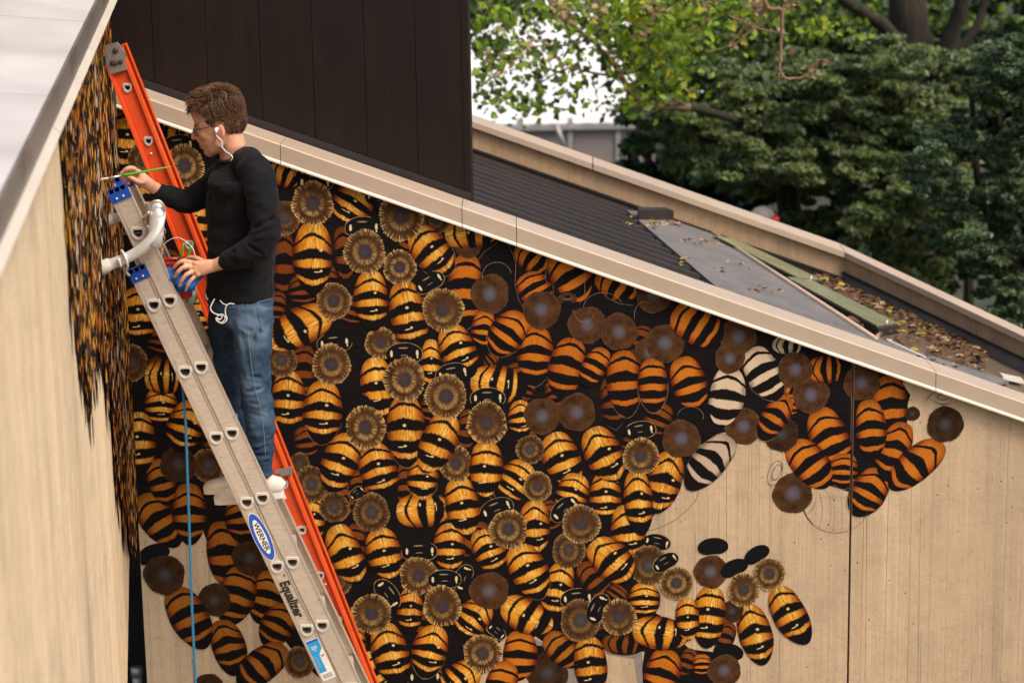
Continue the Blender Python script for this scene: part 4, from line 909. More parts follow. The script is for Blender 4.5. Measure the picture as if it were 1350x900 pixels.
pts = []
for cx, cy, s_, n in ((1002, 5, 9, 60), (1040, 3, 8, 40), (965, 60, 5, 20), (1068, 95, 7, 26), (1085, 82, 5, 18), (1030, 98, 4, 12), (860, 15, 12, 60), (790, 10, 16, 60), (745, 20, 10, 40), (735, 5, 14, 50), (850, 45, 7, 25), (655, 82, 18, 40), (700, 60, 12, 30), (930, 5, 20, 40)):
    for _ in range(n):
        u, v = cx+r3.normal()*s_*.6, cy+r3.normal()*s_*.6; pts.append(P(u, v, r3.uniform(13.9, 14.3) if cx > 940 else r3.uniform(15.5, 16.2)))
leafmesh('seed_clusters', pts, .045, [LF['tan'], LF['dead']], br, weights=[.8, .2], seed=80)['kind'] = 'stuff'

# ================================================================ LADDERS
def text_mesh(txt, size, shear=0, bold=.0, sx=1.0):
    cu = bpy.data.curves.new('t', 'FONT'); cu.body = txt; cu.size = size; cu.align_x = 'CENTER'; cu.align_y = 'CENTER'; cu.shear = shear; cu.offset = bold; cu.resolution_u = 3
    o = bpy.data.objects.new('t', cu); COL.objects.link(o); me = bpy.data.meshes.new_from_object(o.evaluated_get(bpy.context.evaluated_depsgraph_get()))
    bpy.data.objects.remove(o); bpy.data.curves.remove(cu)
    vs = [Vector((v.co.x*sx, v.co.y, 0)) for v in me.vertices]; fs = [tuple(p.vertices) for p in me.polygons]; bpy.data.meshes.remove(me); return vs, fs
def dshape(a, b):                        # D outline, flat side up, in (x, z)
    pts = [(-a, -.22*b), (-a*.80, 0), (a*.80, 0), (a, -.22*b)]
    for k_ in range(1, 10):
        t = PI*k_/10; pts.append((a*math.cos(t), -.22*b-.78*b*math.sin(t)))
    return [(x, z+b/2) for x, z in pts]
RUNG = Vector((LD.x, LD.y, 0))
class Rail:
    def __init__(s, top, down, width, length, holes, a, b):
        s.O = Vector(top); s.L = Vector(down).normalized(); s.Wd = Vector((-s.L.z, 0, s.L.x))     # to the right across the rail
        if s.Wd.x < 0: s.Wd = -s.Wd
        s.w = width; s.len = length; s.h = holes; s.a = a; s.b = b
    def at(s, l, w_, n=0): return s.O+s.L*l+s.Wd*w_+Vector((0, -n, 0))
    def mesh(s, name, mats, parent, shift, far=False, fl=.028):
        """web with real D holes, two flanges, raised beads"""
        m_ = MB(); sh = Vector(shift); hw = s.w/2; face = [s.at(0, -hw), s.at(0, hw), s.at(s.len, hw), s.at(s.len, -hw)]; polys = [face]; ds = []
        for l in s.h:
            c = s.at(l, 0); d = [c+Vector((x, 0, z)) for x, z in dshape(s.a, s.b)]; polys.append(d); ds.append(d)
        flat = [p_ for pl in polys for p_ in pl]; tri = tessellate_polygon([[Vector((q.x, q.z, 0)) for q in pl] for pl in polys])
        for y in (0, .003):
            m_.add([q+sh+Vector((0, y, 0)) for q in flat], [tuple(t) for t in tri])
        for d in ds:
            n = len(d); m_.add([q+sh for q in d]+[q+sh+Vector((0, .003, 0)) for q in d], [(j, (j+1) % n, n+(j+1) % n, n+j) for j in range(n)])
        sg = -1 if far else 1
        for e in (-hw, hw):                   # flanges, pointing to the ladder's inside
            m_.prism([s.at(-.0, e-.0015)+sh, s.at(-.0, e+.0015)+sh, s.at(s.len, e+.0015)+sh, s.at(s.len, e-.0015)+sh], (0, sg*fl, 0), mi=1)
        for e in (-hw*.93, -hw*.60, hw*.93):
            m_.prism([s.at(0, e-.0018)+sh+Vector((0, -.0015, 0)), s.at(0, e+.0018)+sh+Vector((0, -.0015, 0)), s.at(s.len, e+.0018)+sh+Vector((0, -.0015, 0)), s.at(s.len, e-.0018)+sh+Vector((0, -.0015, 0))], (0, .0012, 0), mi=1)
        return m_.build(name, mats, parent)
    def rungs(s, parent, mats, width, y_in, sl=True):
        n0 = None; s0 = None
        for l in s.h:
            c = s.at(l, 0)
            if n0 is None:
                m_ = MB(); o_, i_ = dshape(s.a-.001, s.b-.002), dshape(s.a-.004, s.b-.008); n = len(o_); e = RUNG*(width/RUNG.y)
                for pr_, k_ in ((o_, 1), (i_, -1)):
                    vs = [c+Vector((x, .001, z)) for x, z in pr_]; m_.add(vs+[q+e for q in vs], [((j, (j+1) % n, n+(j+1) % n, n+j) if k_ > 0 else (j, n+j, n+(j+1) % n, (j+1) % n)) for j in range(n)])
                # closed half way so the tube end is dark
                n0 = m_.build('rung', mats[0], parent); c0 = c.copy()
                m_ = MB(); o_ = dshape(s.a+.0065, s.b+.015); i_ = dshape(s.a-.003, s.b-.006); f_ = [c+Vector((x, -.006, z+0)) for x, z in o_]; g_ = [c+Vector((x, -.006, z)) for x, z in i_]
                f2 = [q+Vector((0, .007, 0)) for q in f_]; g2 = [q+Vector((0, .012, 0)) for q in g_]; V = f_+g_+f2+g2
                m_.add(V, [(j, (j+1) % n, n+(j+1) % n, n+j) for j in range(n)]+[(2*n+j, 2*n+(j+1) % n, (j+1) % n, j) for j in range(n)]+[(n+j, n+(j+1) % n, 3*n+(j+1) % n, 3*n+j) for j in range(n)])
                s0 = m_.build('rung_sleeve', mats[1], parent, bevel=.0015)
            else:
                for q in (n0, s0):
                    r_ = q.copy(); COL.objects.link(r_); WLOC[r_.name] = WLOC[q.name]+(c-c0); r_.parent = parent; r_.location = q.location+(c-c0)
LADY = 8.2
AP = lambda u, v, Y=LADY: P(u, v, Y)
alu = thing('extension_ladder', 'long silver aluminium extension ladder leaning against the painted left wall', 'ladder', (.55, LADY+.2, 0))
fh = [AP(*q) for q in ((182, 308), (226, 400), (266, 488), (308, 575), (347, 658), (387, 742), (425, 825))]
bh = [AP(*q) for q in ((203, 403), (244, 492), (286, 578), (326, 661), (365, 748), (404, 830))]
dirv = (fh[-1]-fh[0]).normalized(); sp = (fh[-1]-fh[0]).length/6
print('rung spacing', sp, 'dir', dirv)
ftop = AP(158, 252); f0 = (fh[0]-ftop).dot(dirv); ftop = fh[0]-dirv*f0
btop = AP(182, 358); b0_ = (bh[0]-btop).dot(dirv); btop = bh[0]-dirv*b0_
FL = Rail(ftop, dirv, .078, f0+sp*10.6, [f0+sp*i for i in range(11)], .0225, .036)
BL = Rail(btop, dirv, .070, min(9, btop.z/abs(dirv.z))-.02, [b0_+sp*i for i in range(15) if (b0_+sp*i)*abs(dirv.z) < btop.z-.1], .0225, .036)
WID = .365; shf = RUNG*(WID/RUNG.y)
am = [M['alu'], M['alu2']]
FL.mesh('side_rail', am, alu, (0, 0, 0)); FL.mesh('side_rail', am, alu, shf*.97, True)
BL.mesh('side_rail', am, alu, (0, .0, 0)); BL.mesh('side_rail', am, alu, shf*1.05, True)
FL.rungs(alu, (M['alu'], M['sleeve']), WID*.97, 0); BL.rungs(alu, (M['alu'], M['sleeve']), WID*1.05, 0)
def endcap(rail, sh, nm='end_cap'):
    m_ = MB(); hw = rail.w/2; sh = Vector(sh)
    m_.prism([rail.at(-.018, -hw-.003)+sh, rail.at(-.018, hw+.003)+sh, rail.at(.036, hw+.003)+sh, rail.at(.036, -hw-.003)+sh], (0, .006, 0)); 
    for q in m_.v: pass
    for e in (-.024, 0, .024): m_.prism([rail.at(-.022, e-.010)+sh, rail.at(-.022, e+.010)+sh, rail.at(-.002, e+.007)+sh, rail.at(-.002, e-.007)+sh], (0, .02, 0))
    o = m_.build(nm, M['blue_plastic'], alu, bevel=.002)
    m_ = MB()
    for e in (-.016, .012): m_.ball(rail.at(.022, e, .003)+sh, (.0052, .003, .0052), None, 8, 5)
    m_.build('cap_rivet', M['sleeve'], alu)
endcap(FL, (0, -.006, 0)); endcap(BL, (0, -.006, 0)); endcap(FL, shf*.97+Vector((0, -.006, 0)))
# hinged stabiliser (stand-off) bolted across the top of the ladder
def path(pts): return [AP(u, v, y) for u, v, y in pts]
yn, yf = LADY-.07, LADY+WID+.02
st = path([(141, 350, yn), (160, 343, yn), (180, 333, yn), (196, 320, yn), (206, 305, yn+.01), (211, 288, yn+.03), (212, 278, yn+.08), (206, 276, yn+.2), (198, 274, yn+.35), (191, 272, yf), (182, 275, yf+.02), (165, 283, yf+.02), (148, 289, yf+.02)])
def smooth_path(p_, k=4):
    out = []
    for i in range(len(p_)-1):
        a_, b_, c_, d_ = p_[max(i-1, 0)], p_[i], p_[i+1], p_[min(i+2, len(p_)-1)]
        for j in range(k):
            t = j/k; out.append(.5*((2*b_)+(-a_+c_)*t+(2*a_-5*b_+4*c_-d_)*t*t+(-a_+3*b_-3*c_+d_)*t**3))
    return out+[p_[-1]]
m_ = MB(); sp2 = smooth_path(st); m_.tube(sp2, [(.0215, .013)]*len(sp2), 14, up=Vector((.15, 1, .1))); m_.build('stabiliser_tube', M['bright'], alu)
for pts_, lab in (([(129, 356, yn), (134, 354, yn), (146, 347, yn)], 0), ([(137, 293, yf+.02), (141, 291, yf+.02), (150, 288, yf+.02)], 0)):
    m_ = MB(); m_.tube(path(pts_), [.028, .029, .024], 14); m_.build('rubber_pad', M['rubber'], alu)
m_ = MB(); q = path([(205, 268, yn+.03), (207, 285, yn+.03), (206, 305, yn+.02), (203, 325, yn)]); m_.tube(q, [(.030, .016)]*4, 12); m_.tube(path([(198, 290, yn+.04), (214, 288, yn+.04)]), .012, 8); m_.build('stabiliser_bracket', M['bright'], alu)
for pts_ in ([(199, 272, yn+.02), (203, 266, yn), (211, 266, yn), (216, 274, yn+.02), (214, 284, yn+.04)], [(160, 330, yn-.004), (165, 338, yn-.026), (168, 350, yn-.026), (166, 358, yn), (170, 363, yn+.02)], [(156, 341, yn-.02), (160, 352, yn-.02)], [(196, 280, yn), (188, 292, yn+.12), (196, 300, yn+.1)]):
    m_ = MB(); m_.tube(smooth_path(path(pts_)), .006, 8); m_.build('u_bolt', M['sleeve'], alu)
m_ = MB(); m_.tube(path([(181, 358, yn+.1), (205, 306, yn+.1), (160, 308, yn+.11)]), .005, 6); m_.build('brace_rod', M['galv'], alu)
# chain hanging from the bracket
ch = MB(); 
for i in range(7):
    c = AP(215+1.2*math.sin(i), 300+i*5.2, LADY+.03); X = Vector((1, 0, 0)) if i % 2 else Vector((0, 1, 0))
    ch.tube([c+X*(.007*math.cos(t))+Vector((0, 0, .011*math.sin(t))) for t in np.linspace(0, 2*PI, 11)], .0022, 6, caps=False, up=Vector((.3, .5, .1)))
tag(ch.build('safety_chain', M['copper'], None), 'short rusty chain hanging from the ladder stabiliser bracket', 'chain')
# labels printed on the near rail
def decal(rail, l, w_, n, vs, fs, name, mat, parent, rot=0):
    m_ = MB(); out = []
    for q in vs:
        x, y = q.x, q.y; out.append(rail.at(l+x, w_+y, n))
    m_.add(out, fs); return m_.build(name, mat, parent)
def ell(a_, b_, N=40): return [Vector((a_*math.cos(2*PI*j/N), b_*math.sin(2*PI*j/N), 0)) for j in range(N)], [tuple(range(N))]
lg = AP(345, 707); l0 = (lg-BL.O).dot(BL.L); w0 = (lg-BL.O).dot(BL.Wd)
w0 = max(-.006, min(.006, w0))
s_ = thing  # noqa
decal(BL, l0, w0, .0022, *ell(.108, .0335), 'oval_badge', M['white'], alu)
decal(BL, l0, w0, .0030, *ell(.104, .0310), 'badge_field', M['print_blue'], alu)
decal(BL, l0, w0, .0034, *ell(.077, .0185), 'badge_centre', M['white'], alu)
vs, fs = text_mesh('WERNER', .031, 0, .0008, 1.0); decal(BL, l0, w0-.0005, .0038, vs, fs, 'badge_lettering', M['print_black'], alu)
lg = AP(385, 788); l1 = (lg-BL.O).dot(BL.L)
vs, fs = text_mesh('Equalizer', .056, .15, .0020, .80); decal(BL, l1, -.002, .0030, vs, fs, 'rail_lettering', M['print_black'], alu)
vs, fs = text_mesh('TM', .010, 0, .0002); decal(BL, l1-.103, .012, .0030, vs, fs, 'rail_lettering', M['print_black'], alu)
lg = AP(421, 869); l2 = (lg-BL.O).dot(BL.L)
def rect(x0, y0, x1, y1): return [Vector((x0, y0, 0)), Vector((x1, y0, 0)), Vector((x1, y1, 0)), Vector((x0, y1, 0))], [(0, 1, 2, 3)]
decal(BL, l2, 0, .0022, *rect(-.092, -.028, .092, .028), 'label_sticker', M['white'], alu)
decal(BL, l2, 0, .0026, [Vector((-.09, -.026, 0)), Vector((-.09, .026, 0)), Vector((-.045, .026, 0)), Vector((-.02, .004, 0)), Vector((.055, .004, 0)), Vector((.055, -.026, 0))], [(0, 5, 4, 3, 2, 1)], 'label_panel', M['print_cyan'], alu)
decal(BL, l2, 0, .0028, *rect(-.089, -.025, -.080, .025), 'label_band', M['print_blue'], alu)
def t2(txt, size, x, y, mat, nm='label_lettering', bold=.0003):
    vs, fs = text_mesh(txt, size, 0, bold); decal(BL, l2, 0, .0031, [Vector((x+q.y, y-q.x, 0)) if False else Vector((x-q.y, y+q.x, 0)) for q in vs], fs, nm, mat, alu)
t2('250', .017, -.056, -.004, M['white']); t2('LBS', .006, -.044, -.004, M['white']); t2("24'", .014, -.012, .015, M['print_black'])
for k_ in range(5): t2('mmmm', .0045, -.014+k_*.011, -.013, M['white'], bold=0)
for k_ in range(3): t2('mmm', .004, .006+k_*.010, .015, M['print_black'], bold=0)
m_ = MB()
for k_ in range(13):
    y = -.020+k_*.0031; wd_ = .0007+.0006*(k_ % 3 == 0); vs = [BL.at(l2+a_, y+b_, .0031) for a_, b_ in ((.064, 0), (.084, 0), (.084, wd_), (.064, wd_))]; m_.add(vs, [(0, 1, 2, 3)])
tag(m_.build('label_bars', M['print_black'], alu), kind='stuff')

# orange ladder behind
OY = 8.95
oh = [P(*q, OY) for q in ((163, 118), (192, 188), (253, 322), (376, 638), (400, 698), (424, 758), (447, 817), (471, 875))]
org = thing('fibreglass_ladder', 'bright orange fibreglass ladder with a grey top bracket leaning behind the painter', 'ladder', (.4, OY, 0))
p0_, p1_ = P(149, 68, OY), P(478, 900, OY); od = (p1_-p0_).normalized(); hl = []
for q in ((163, 118), (192, 188), (222, 254), (253, 322), (280, 390), (304, 452), (328, 515), (352, 577), (376, 638), (400, 698), (424, 758), (447, 817), (471, 875), (495, 933)):
    hl.append((P(*q, OY)-p0_).dot(od))
hl += [hl[-1]+.19*i for i in range(1, 12)]; tot = p0_.z/abs(od.z)-.02
OL = Rail(p0_, od, .080, tot, [h for h in hl if h < tot-.1], .014, .025)
om = [M['orange'], M['orange2']]
OL.mesh('side_rail', om, org, (0, 0, 0), fl=.035); OL.mesh('side_rail', om, org, RUNG*(.33/RUNG.y), True, fl=.035)
OL.rungs(org, (M['alu'], M['sleeve']), .33, 0)
for i in (-1, 1):
    m_ = MB(); e = OL.w/2*i; m_.prism([OL.at(0, e-.010), OL.at(0, e+.001), OL.at(tot, e+.001), OL.at(tot, e-.010)], (0, -.014, 0)); m_.build('rail_flange', M['orange2'], org, bevel=.003)
m_ = MB(); m_.prism([OL.at(-.035, -.042, .016), OL.at(-.03, .030, .016), OL.at(.02, .046, .016), OL.at(.09, .030, .016), OL.at(.085, -.042, .016)], (0, .035, 0)); m_.build('top_bracket', M['galv'], org, bevel=.004)
m_ = MB(); m_.ball(OL.at(.0, .015, .02), (.012, .006, .012)); m_.ball(OL.at(.045, -.01, .02), (.018, .006, .012)); m_.ball(OL.at(.05, .018, .02), (.01, .006, .010)); m_.build('bracket_bolt', M['joint'], org)
m_ = MB()
for q in ((199, 203), (429, 770), (462, 890)): m_.ball(P(*q, OY-.003), (.006, .003, .006), None, 8, 5)
m_.build('rivet', M['sleeve'], org)
m_ = MB(); cc = P(374, 622, OY-.02); fr = (OL.Wd, Vector((0, 1, 0)), -OL.L); fr2 = (Vector((1, 0, .22)).normalized(), Vector((0, 1, 0)), Vector((-.22, 0, 1)).normalized()); m_.box(cc, .075, .012, .036, fr2); m_.build('rail_bracket', M['galv'], org, bevel=.003)
m_ = MB(); cc = P(371, 653, OY-.006); m_.box(cc, .034, .002, .040, fr); m_.build('number_tape', M['white'], org)
vs, fs = text_mesh('2', .034, 0, .001); m_ = MB(); m_.add([cc+Vector((0, -.003, 0))+OL.Wd*q.x-OL.L*q.y for q in vs], fs); m_.build('tape_numeral', M['print_black'], org)

# blue rope hanging beside the rail
rp_ = [AP(236, 440, LADY+.05), AP(240, 500, LADY+.04), AP(245, 560, LADY+.03), AP(249, 680, LADY+.03), AP(253, 800, LADY+.03), AP(258, 905, LADY+.03)]
rl = rp_[-1]; rp_ += [rl+Vector((.012, 0, -.5)), rl+Vector((.02, 0, -1.2)), Vector((rl.x+.03, rl.y, .0))]
m_ = MB(); m_.tube(rp_, .0055, 8); tag(m_.build('rope', M['rope'], None), 'thin blue rope hanging straight down left of the aluminium ladder', 'rope')

# ================================================================ THE PAINTER
PY = 8.40
def Q(u, v, dy=0.0): return P(u, v, PY+dy)
SC = (P(101, 300, PY)-P(100, 300, PY)).length          # metres per pixel at the painter
def seg_r(px_): return px_*SC
def limbs(mb, nodes, seg=14, ends=True):            # nodes: (u, v, dy, r_px_inplane, r_m_depth)
    pts = [Q(a, b, c) for a, b, c, _, _ in nodes]; rd = [(r_*SC, d) for _, _, _, r_, d in nodes]
    # densify
    out = []; ro = []; n = len(pts)
    for i in range(n-1):
        for j in range(4):
            t = j/4; a_, b_, c_, d_ = [pts[max(0, min(n-1, k_))] for k_ in (i-1, i, i+1, i+2)]
            out.append(.5*((2*b_)+(-a_+c_)*t+(2*a_-5*b_+4*c_-d_)*t*t+(-a_+3*b_-3*c_+d_)*t**3))
            tt = t; ro.append((rd[i][0]*(1-tt)+rd[i+1][0]*tt, rd[i][1]*(1-tt)+rd[i+1][1]*tt))
    out.append(pts[-1]); ro.append(rd[-1]); mb.tube(out, ro, seg)
    if not ends: return
    mb.ball(out[0], (ro[0][0]*.98, ro[0][1]*.98, ro[0][0]*.98)); mb.ball(out[-1], (ro[-1][0]*.98, ro[-1][1]*.98, ro[-1][0]*.98))
man = thing('person', 'man in a black sweatshirt, blue jeans and white sneakers painting while standing on the ladder', 'person', Q(325, 655))
# head frame: facing the left wall, looking slightly down and a little away from us
HP = R(14); HW = R(9)
fwd = Vector((-math.cos(HP)*math.cos(HW), math.cos(HP)*math.sin(HW), -math.sin(HP)))
upv = Vector((-math.sin(HP)*math.cos(HW), math.sin(HP)*math.sin(HW), math.cos(HP))); sidev = fwd.cross(upv); sidev.normalize()
if sidev.y > 0: sidev = -sidev           # sidev points to the camera (his left)
HC = Q(297, 173, .0)+fwd*0.0
HS = 1.0
def hp(x, y, z): return HC+fwd*(x*HS)+sidev*(y*HS)+upv*(z*HS)
HF = (fwd, sidev, upv)
def hball(mb, c, r, tilt=0, seg=18, rings=12):
    X, Z = fwd, upv
    if tilt: X, Z = fwd*math.cos(tilt)-upv*math.sin(tilt), fwd*math.sin(tilt)+upv*math.cos(tilt)
    mb.ball(hp(*c), tuple(q*HS for q in r), (X, sidev, Z), seg, rings)
body = MB()
hball(body, (.002, 0, .088), (.098, .074, .082)); hball(body, (.045, 0, .045), (.066, .063, .085)); hball(body, (.058, 0, .095), (.050, .058, .055))
hball(body, (.050, 0, -.010), (.055, .054, .060)); hball(body, (.070, 0, -.035), (.040, .036, .038)); hball(body, (.094, 0, .052), (.020, .046, .013), 0)
body.tube([hp(.100, 0, .056), hp(.114, 0, .036), hp(.127, 0, .017), hp(.131, 0, .006)], [(.009, .0085), (.012, .0095), (.0135, .013), (.0115, .013)], 12, up=sidev); body.ball(hp(.132, 0, .008), .0125)
body.ball(hp(.098, 0, -.012), .022); body.ball(hp(.112, 0, -.008), .0115); hball(body, (.094, 0, .09), (.018, .045, .04))
for sg in (-1, 1):
    hball(body, (.112, .012*sg, .003), (.012, .0075, .0075)); hball(body, (.072, .038*sg, .008), (.024, .020, .026)); hball(body, (.090, .032*sg, .016), (.012, .016, .008))
    body.tube([hp(.084, .018*sg, -.066), hp(.055, .045*sg, -.056), (hp(.022, .058*sg, -.040)), hp(.004, .062*sg, -.008), hp(.0, .062*sg, .03)], [.020, .019, .020, .017, .014], 10, up=upv)
    hball(body, (-.004, .074*sg, .002), (.019, .007, .031), -.25); hball(body, (.000, .079*sg, .020), (.014, .005, .010), -.25); hball(body, (-.014, .080*sg, .004), (.007, .006, .026), -.25); hball(body, (.002, .076*sg, -.022), (.009, .005, .009))
hball(body, (.100, 0, -.0245), (.015, .024, .0085)); hball(body, (.1115, 0, -.0295), (.0070, .020, .0048)); hball(body, (.1085, 0, -.040), (.0080, .018, .0052)); hball(body, (.094, 0, -.040), (.014, .024, .014)); hball(body, (.086, 0, -.062), (.023, .024, .018)); hball(body, (.088, 0, -.048), (.018, .022, .014))
hball(body, (.055, 0, -.058), (.042, .038, .022))
hball(body, (-.030, 0, .040), (.062, .064, .062))
body.tube([hp(-.018, 0, .02), hp(-.020, 0, -.020), hp(-.020, 0, -.055), Q(307, 205, .02), Q(314, 222, .03)], [(.040, .040), (.044, .048), (.047, .050), (.054, .060), (.08, .10)], 18, up=sidev)
# core under the clothes
limbs(body, [(314, 218, .03, 22, .09), (318, 240, .03, 32, .13), (318, 300, .02, 30, .11), (318, 360, .02, 30, .10), (318, 405, .02, 26, .09)], 16, False)
limbs(body, [(338, 228, -.15, 14, .045), (348, 270, -.18, 12, .04), (350, 308, -.20, 11.5, .035), (325, 330, -.20, 11, .033), (300, 343, -.19, 9.5, .028), (283, 350, -.18, 8.0, .022)], 12)
limbs(body, [(300, 228, .20, 13, .045), (275, 252, .22, 12, .04), (248, 265, .16, 11, .034), (222, 257, .05, 9.5, .03), (205, 249, -.02, 8.6, .026), (196, 243, -.05, 8.0, .022)], 12)
limbs(body, [(328, 405, -.05, 18, .05), (333, 460, -.07, 16, .05), (337, 510, -.08, 14, .045), (343, 560, -.07, 12, .04), (347, 606, -.06, 9, .032), (352, 628, -.05, 9, .032), (352, 644, -.05, 10, .034)], 12)
limbs(body, [(305, 405, .09, 16, .05), (300, 455, .12, 14, .05), (304, 490, .13, 12, .045), (310, 540, .125, 11, .04), (317, 590, .11, 9, .03), (324, 622, .10, 9, .03), (322, 636, .10, 10, .034)], 12)
def finger(mb, pts, r0, r1):             # pts (u, v, dy)
    q = [Q(*p_) for p_ in pts]; n = len(q); rr = [r0+(r1-r0)*i/(n-1) for i in range(n)]
    o_, ro = [], []
    for i in range(n-1):
        for j in range(3):
            t = j/3; a_, b_, c_, d_ = [q[max(0, min(n-1, k_))] for k_ in (i-1, i, i+1, i+2)]
            o_.append(.5*((2*b_)+(-a_+c_)*t+(2*a_-5*b_+4*c_-d_)*t*t+(-a_+3*b_-3*c_+d_)*t**3)); ro.append((rr[i]*(1-t)+rr[i+1]*t)*(1.10 if j == 0 and 0 < i else 1))
    o_.append(q[-1]); ro.append(rr[-1]); mb.tube(o_, ro, 10, up=Vector((.1, 1, .1))); mb.ball(o_[-1], ro[-1]*.99, None, 10, 7); mb.ball(o_[0], ro[0]*.99, None, 10, 7)
# near (left) hand spread over the pot
for f_, r0 in (([(258, 347, -.185), (243, 344, -.205), (235, 347, -.205), (229.5, 353, -.195)], .0088), ([(257, 352, -.19), (243, 352, -.215), (235, 358, -.218), (230.5, 365, -.205)], .0092),
           ([(259, 357, -.19), (247, 361, -.215), (240, 369, -.216), (236.5, 377, -.205)], .0088), ([(262, 361, -.185), (253, 368, -.205), (247.5, 376, -.205), (245, 383, -.195)], .0078)):
    finger(body, f_, r0*1.12, r0*.82)
finger(body, [(272, 347, -.17), (260, 341, -.15), (250, 340, -.12), (243, 343, -.10)], .0115, .0088)
limbs(body, [(284, 350, -.18, 7.8, .020), (275, 351, -.185, 9.5, .018), (266, 353, -.19, 10.5, .016), (260, 354, -.19, 10.5, .015), (256, 354, -.192, 9.5, .013)], 12)
for kx, ky in ((257, 347), (256, 352), (258, 357.5), (261, 362)): body.ball(Q(kx, ky, -.200), .0098, None, 10, 7)
# far (right) hand pinching the brush
limbs(body, [(197, 243.5, -.05, 7.8, .022), (190, 239, -.06, 9.5, .024), (184, 235, -.065, 10.5, .022), (180, 231, -.07, 9, .018)], 12)
for f_, r0 in (([(182, 228, -.085), (176, 222, -.10), (167.5, 222.5, -.105), (160.5, 228.5, -.10), (158.5, 231.5, -.098)], .0092), ([(181, 231, -.06), (173, 225, -.075), (164, 228, -.085), (160.5, 236, -.085)], .0088),
           ([(181, 234, -.045), (172, 231, -.06), (165, 235, -.065), (163, 242, -.065)], .0084), ([(182, 238, -.035), (174, 237, -.045), (168, 240, -.05), (166.5, 245.5, -.05)], .0072)):
    finger(body, f_, r0*1.12, r0*.80)
finger(body, [(190, 240, -.09), (182, 239.5, -.115), (174.5, 235.5, -.125), (167, 231, -.12)], .0115, .0085)
me = baked(body, .0036, 3, .5); a = co(me); n_ = len(a)
noi = np.array([noise.noise(Vector(q)*38) for q in a[::1]]) if n_ < 160000 else np.zeros(n_)
skin = np.array([.68, .36, .23]); colr = np.tile(skin, (n_, 1)); loc = (a-np.array(HC)); hx, hy, hz = loc@np.array(fwd)/HS, loc@np.array(sidev)/HS, loc@np.array(upv)/HS
def blend(mask, c): 
    global colr
    mk = np.clip(mask, 0, 1)[:, None]; colr = colr*(1-mk)+np.array(c)*mk
sm = lambda x, a_, b_: np.clip((x-a_)/(b_-a_), 0, 1)
near = (hx > -.12) & (hx < .16) & (np.abs(hy) < .12)
blend(near*sm(-hz, .010, .040)*sm(hx, -.01, .03)*sm(-hz, -1, 1)*.50*(1-sm(-hz, .075, .11)), (.27, .145, .095))        # stubble
blend(near*np.exp(-((hx-.116)**2+(hz+.034)**2)/.010**2)*.75, (.46, .15, .12))                       # lips
blend(near*np.exp(-((hx-.116)**2+(hz+.0345)**2*9)/.012**2)*.6, (.20, .06, .045))
blend(near*np.exp(-((hx-.128)**2+(hz-.008)**2)/.014**2)*.5, (.66, .22, .15))
blend(near*np.exp(-((hx-.075)**2+(hz-.002)**2)/.022**2)*.35, (.62, .24, .16))
blend(near*np.exp(-((hx+.002)**2+(hz-.0)**2)/.026**2)*(np.abs(hy) > .066)*.55, (.60, .20, .13))
blend(near*np.exp(-((hx-.101)**2/.022**2+(hz-.0255)**2/.006**2))*.8, (.22, .10, .065))              # eye line
blend(near*np.exp(-(((hx-.098)/.016)**2+((hz-.055)/.006)**2))*.8, (.13, .065, .035))
for kx, ky in ((257, 347), (256, 352), (258, 357.5), (261, 362)): blend(np.exp(-(np.linalg.norm(a-np.array(Q(kx, ky, -.205)), axis=1)/.010)**2)*.4, (.62, .24, .15))
colr *= (1+noi[:, None]*.16)
MS = MT('skin', .5, 0, .4); at = MS.n('VertexColor'); at.layer_name = 'tint'; MS.col(at.outputs[0]); MS.b.inputs['Subsurface Weight'].default_value = .12
MS.b.inputs['Subsurface Radius'].default_value = (.01, .004, .002); MS.b.inputs['Subsurface Scale'].default_value = .5; MS.bump(MS.noise(MS.pos(), 420, 3), .12, .001)
finish(me, 'body', [MS.m], man, colr)
print('body', n_)
# eyes
m_ = MB()
for sg in (-1, 1): m_.ball(hp(.0895, .031*sg, .0265), .0118*HS, None, 12, 8)
m_.build('eyes', simple('eye', (.5, .42, .38), .2), man)
m_ = MB(); m_.tube([P(201.5, 251, PY-.05), P(199, 255, PY-.053)], .001, 5)
# sweatshirt
sw = MB()
sw.tube([Q(307.5, 205.5, .02), Q(310, 214, .025), Q(314, 226, .03)], [(.066, .070), (.078, .088), (.11, .12)], 20)
limbs(sw, [(313, 216, .025, 20, .07), (327, 214, -.045, 19, .07), (338, 222, -.125, 20, .066)], 14)
limbs(sw, [(310, 217, .03, 20, .07), (303, 220, .14, 18, .066)], 14)
limbs(sw, [(312, 219, .025, 27, .12), (313, 228, .03, 41, .195), (318, 245, .03, 46, .195), (320, 270, .025, 48, .17), (319, 300, .02, 46.5, .155), (318, 335, .02, 45.5, .15), (317, 365, .02, 45, .152), (317, 391, .02, 45, .160)], 22, False)
limbs(sw, [(334, 222, -.115, 22, .070), (343, 240, -.165, 22, .068), (347, 270, -.19, 20.5, .062), (350, 300, -.205, 19.5, .056), (343, 322, -.21, 19, .052), (322, 335, -.21, 16.5, .046), (306, 341, -.195, 14, .040), (300, 343.5, -.19, 12.5, .036)], 16)
limbs(sw, [(305, 222, .14, 20, .07), (290, 236, .21, 20, .068), (270, 254, .21, 19, .058), (250, 265, .16, 16.5, .050), (228, 261, .07, 14, .043), (214, 255, .01, 12, .037), (207, 251.5, -.01, 11, .034)], 16)
me = baked(sw, .0065, 6, .5); a = co(me); nn = nor(me)
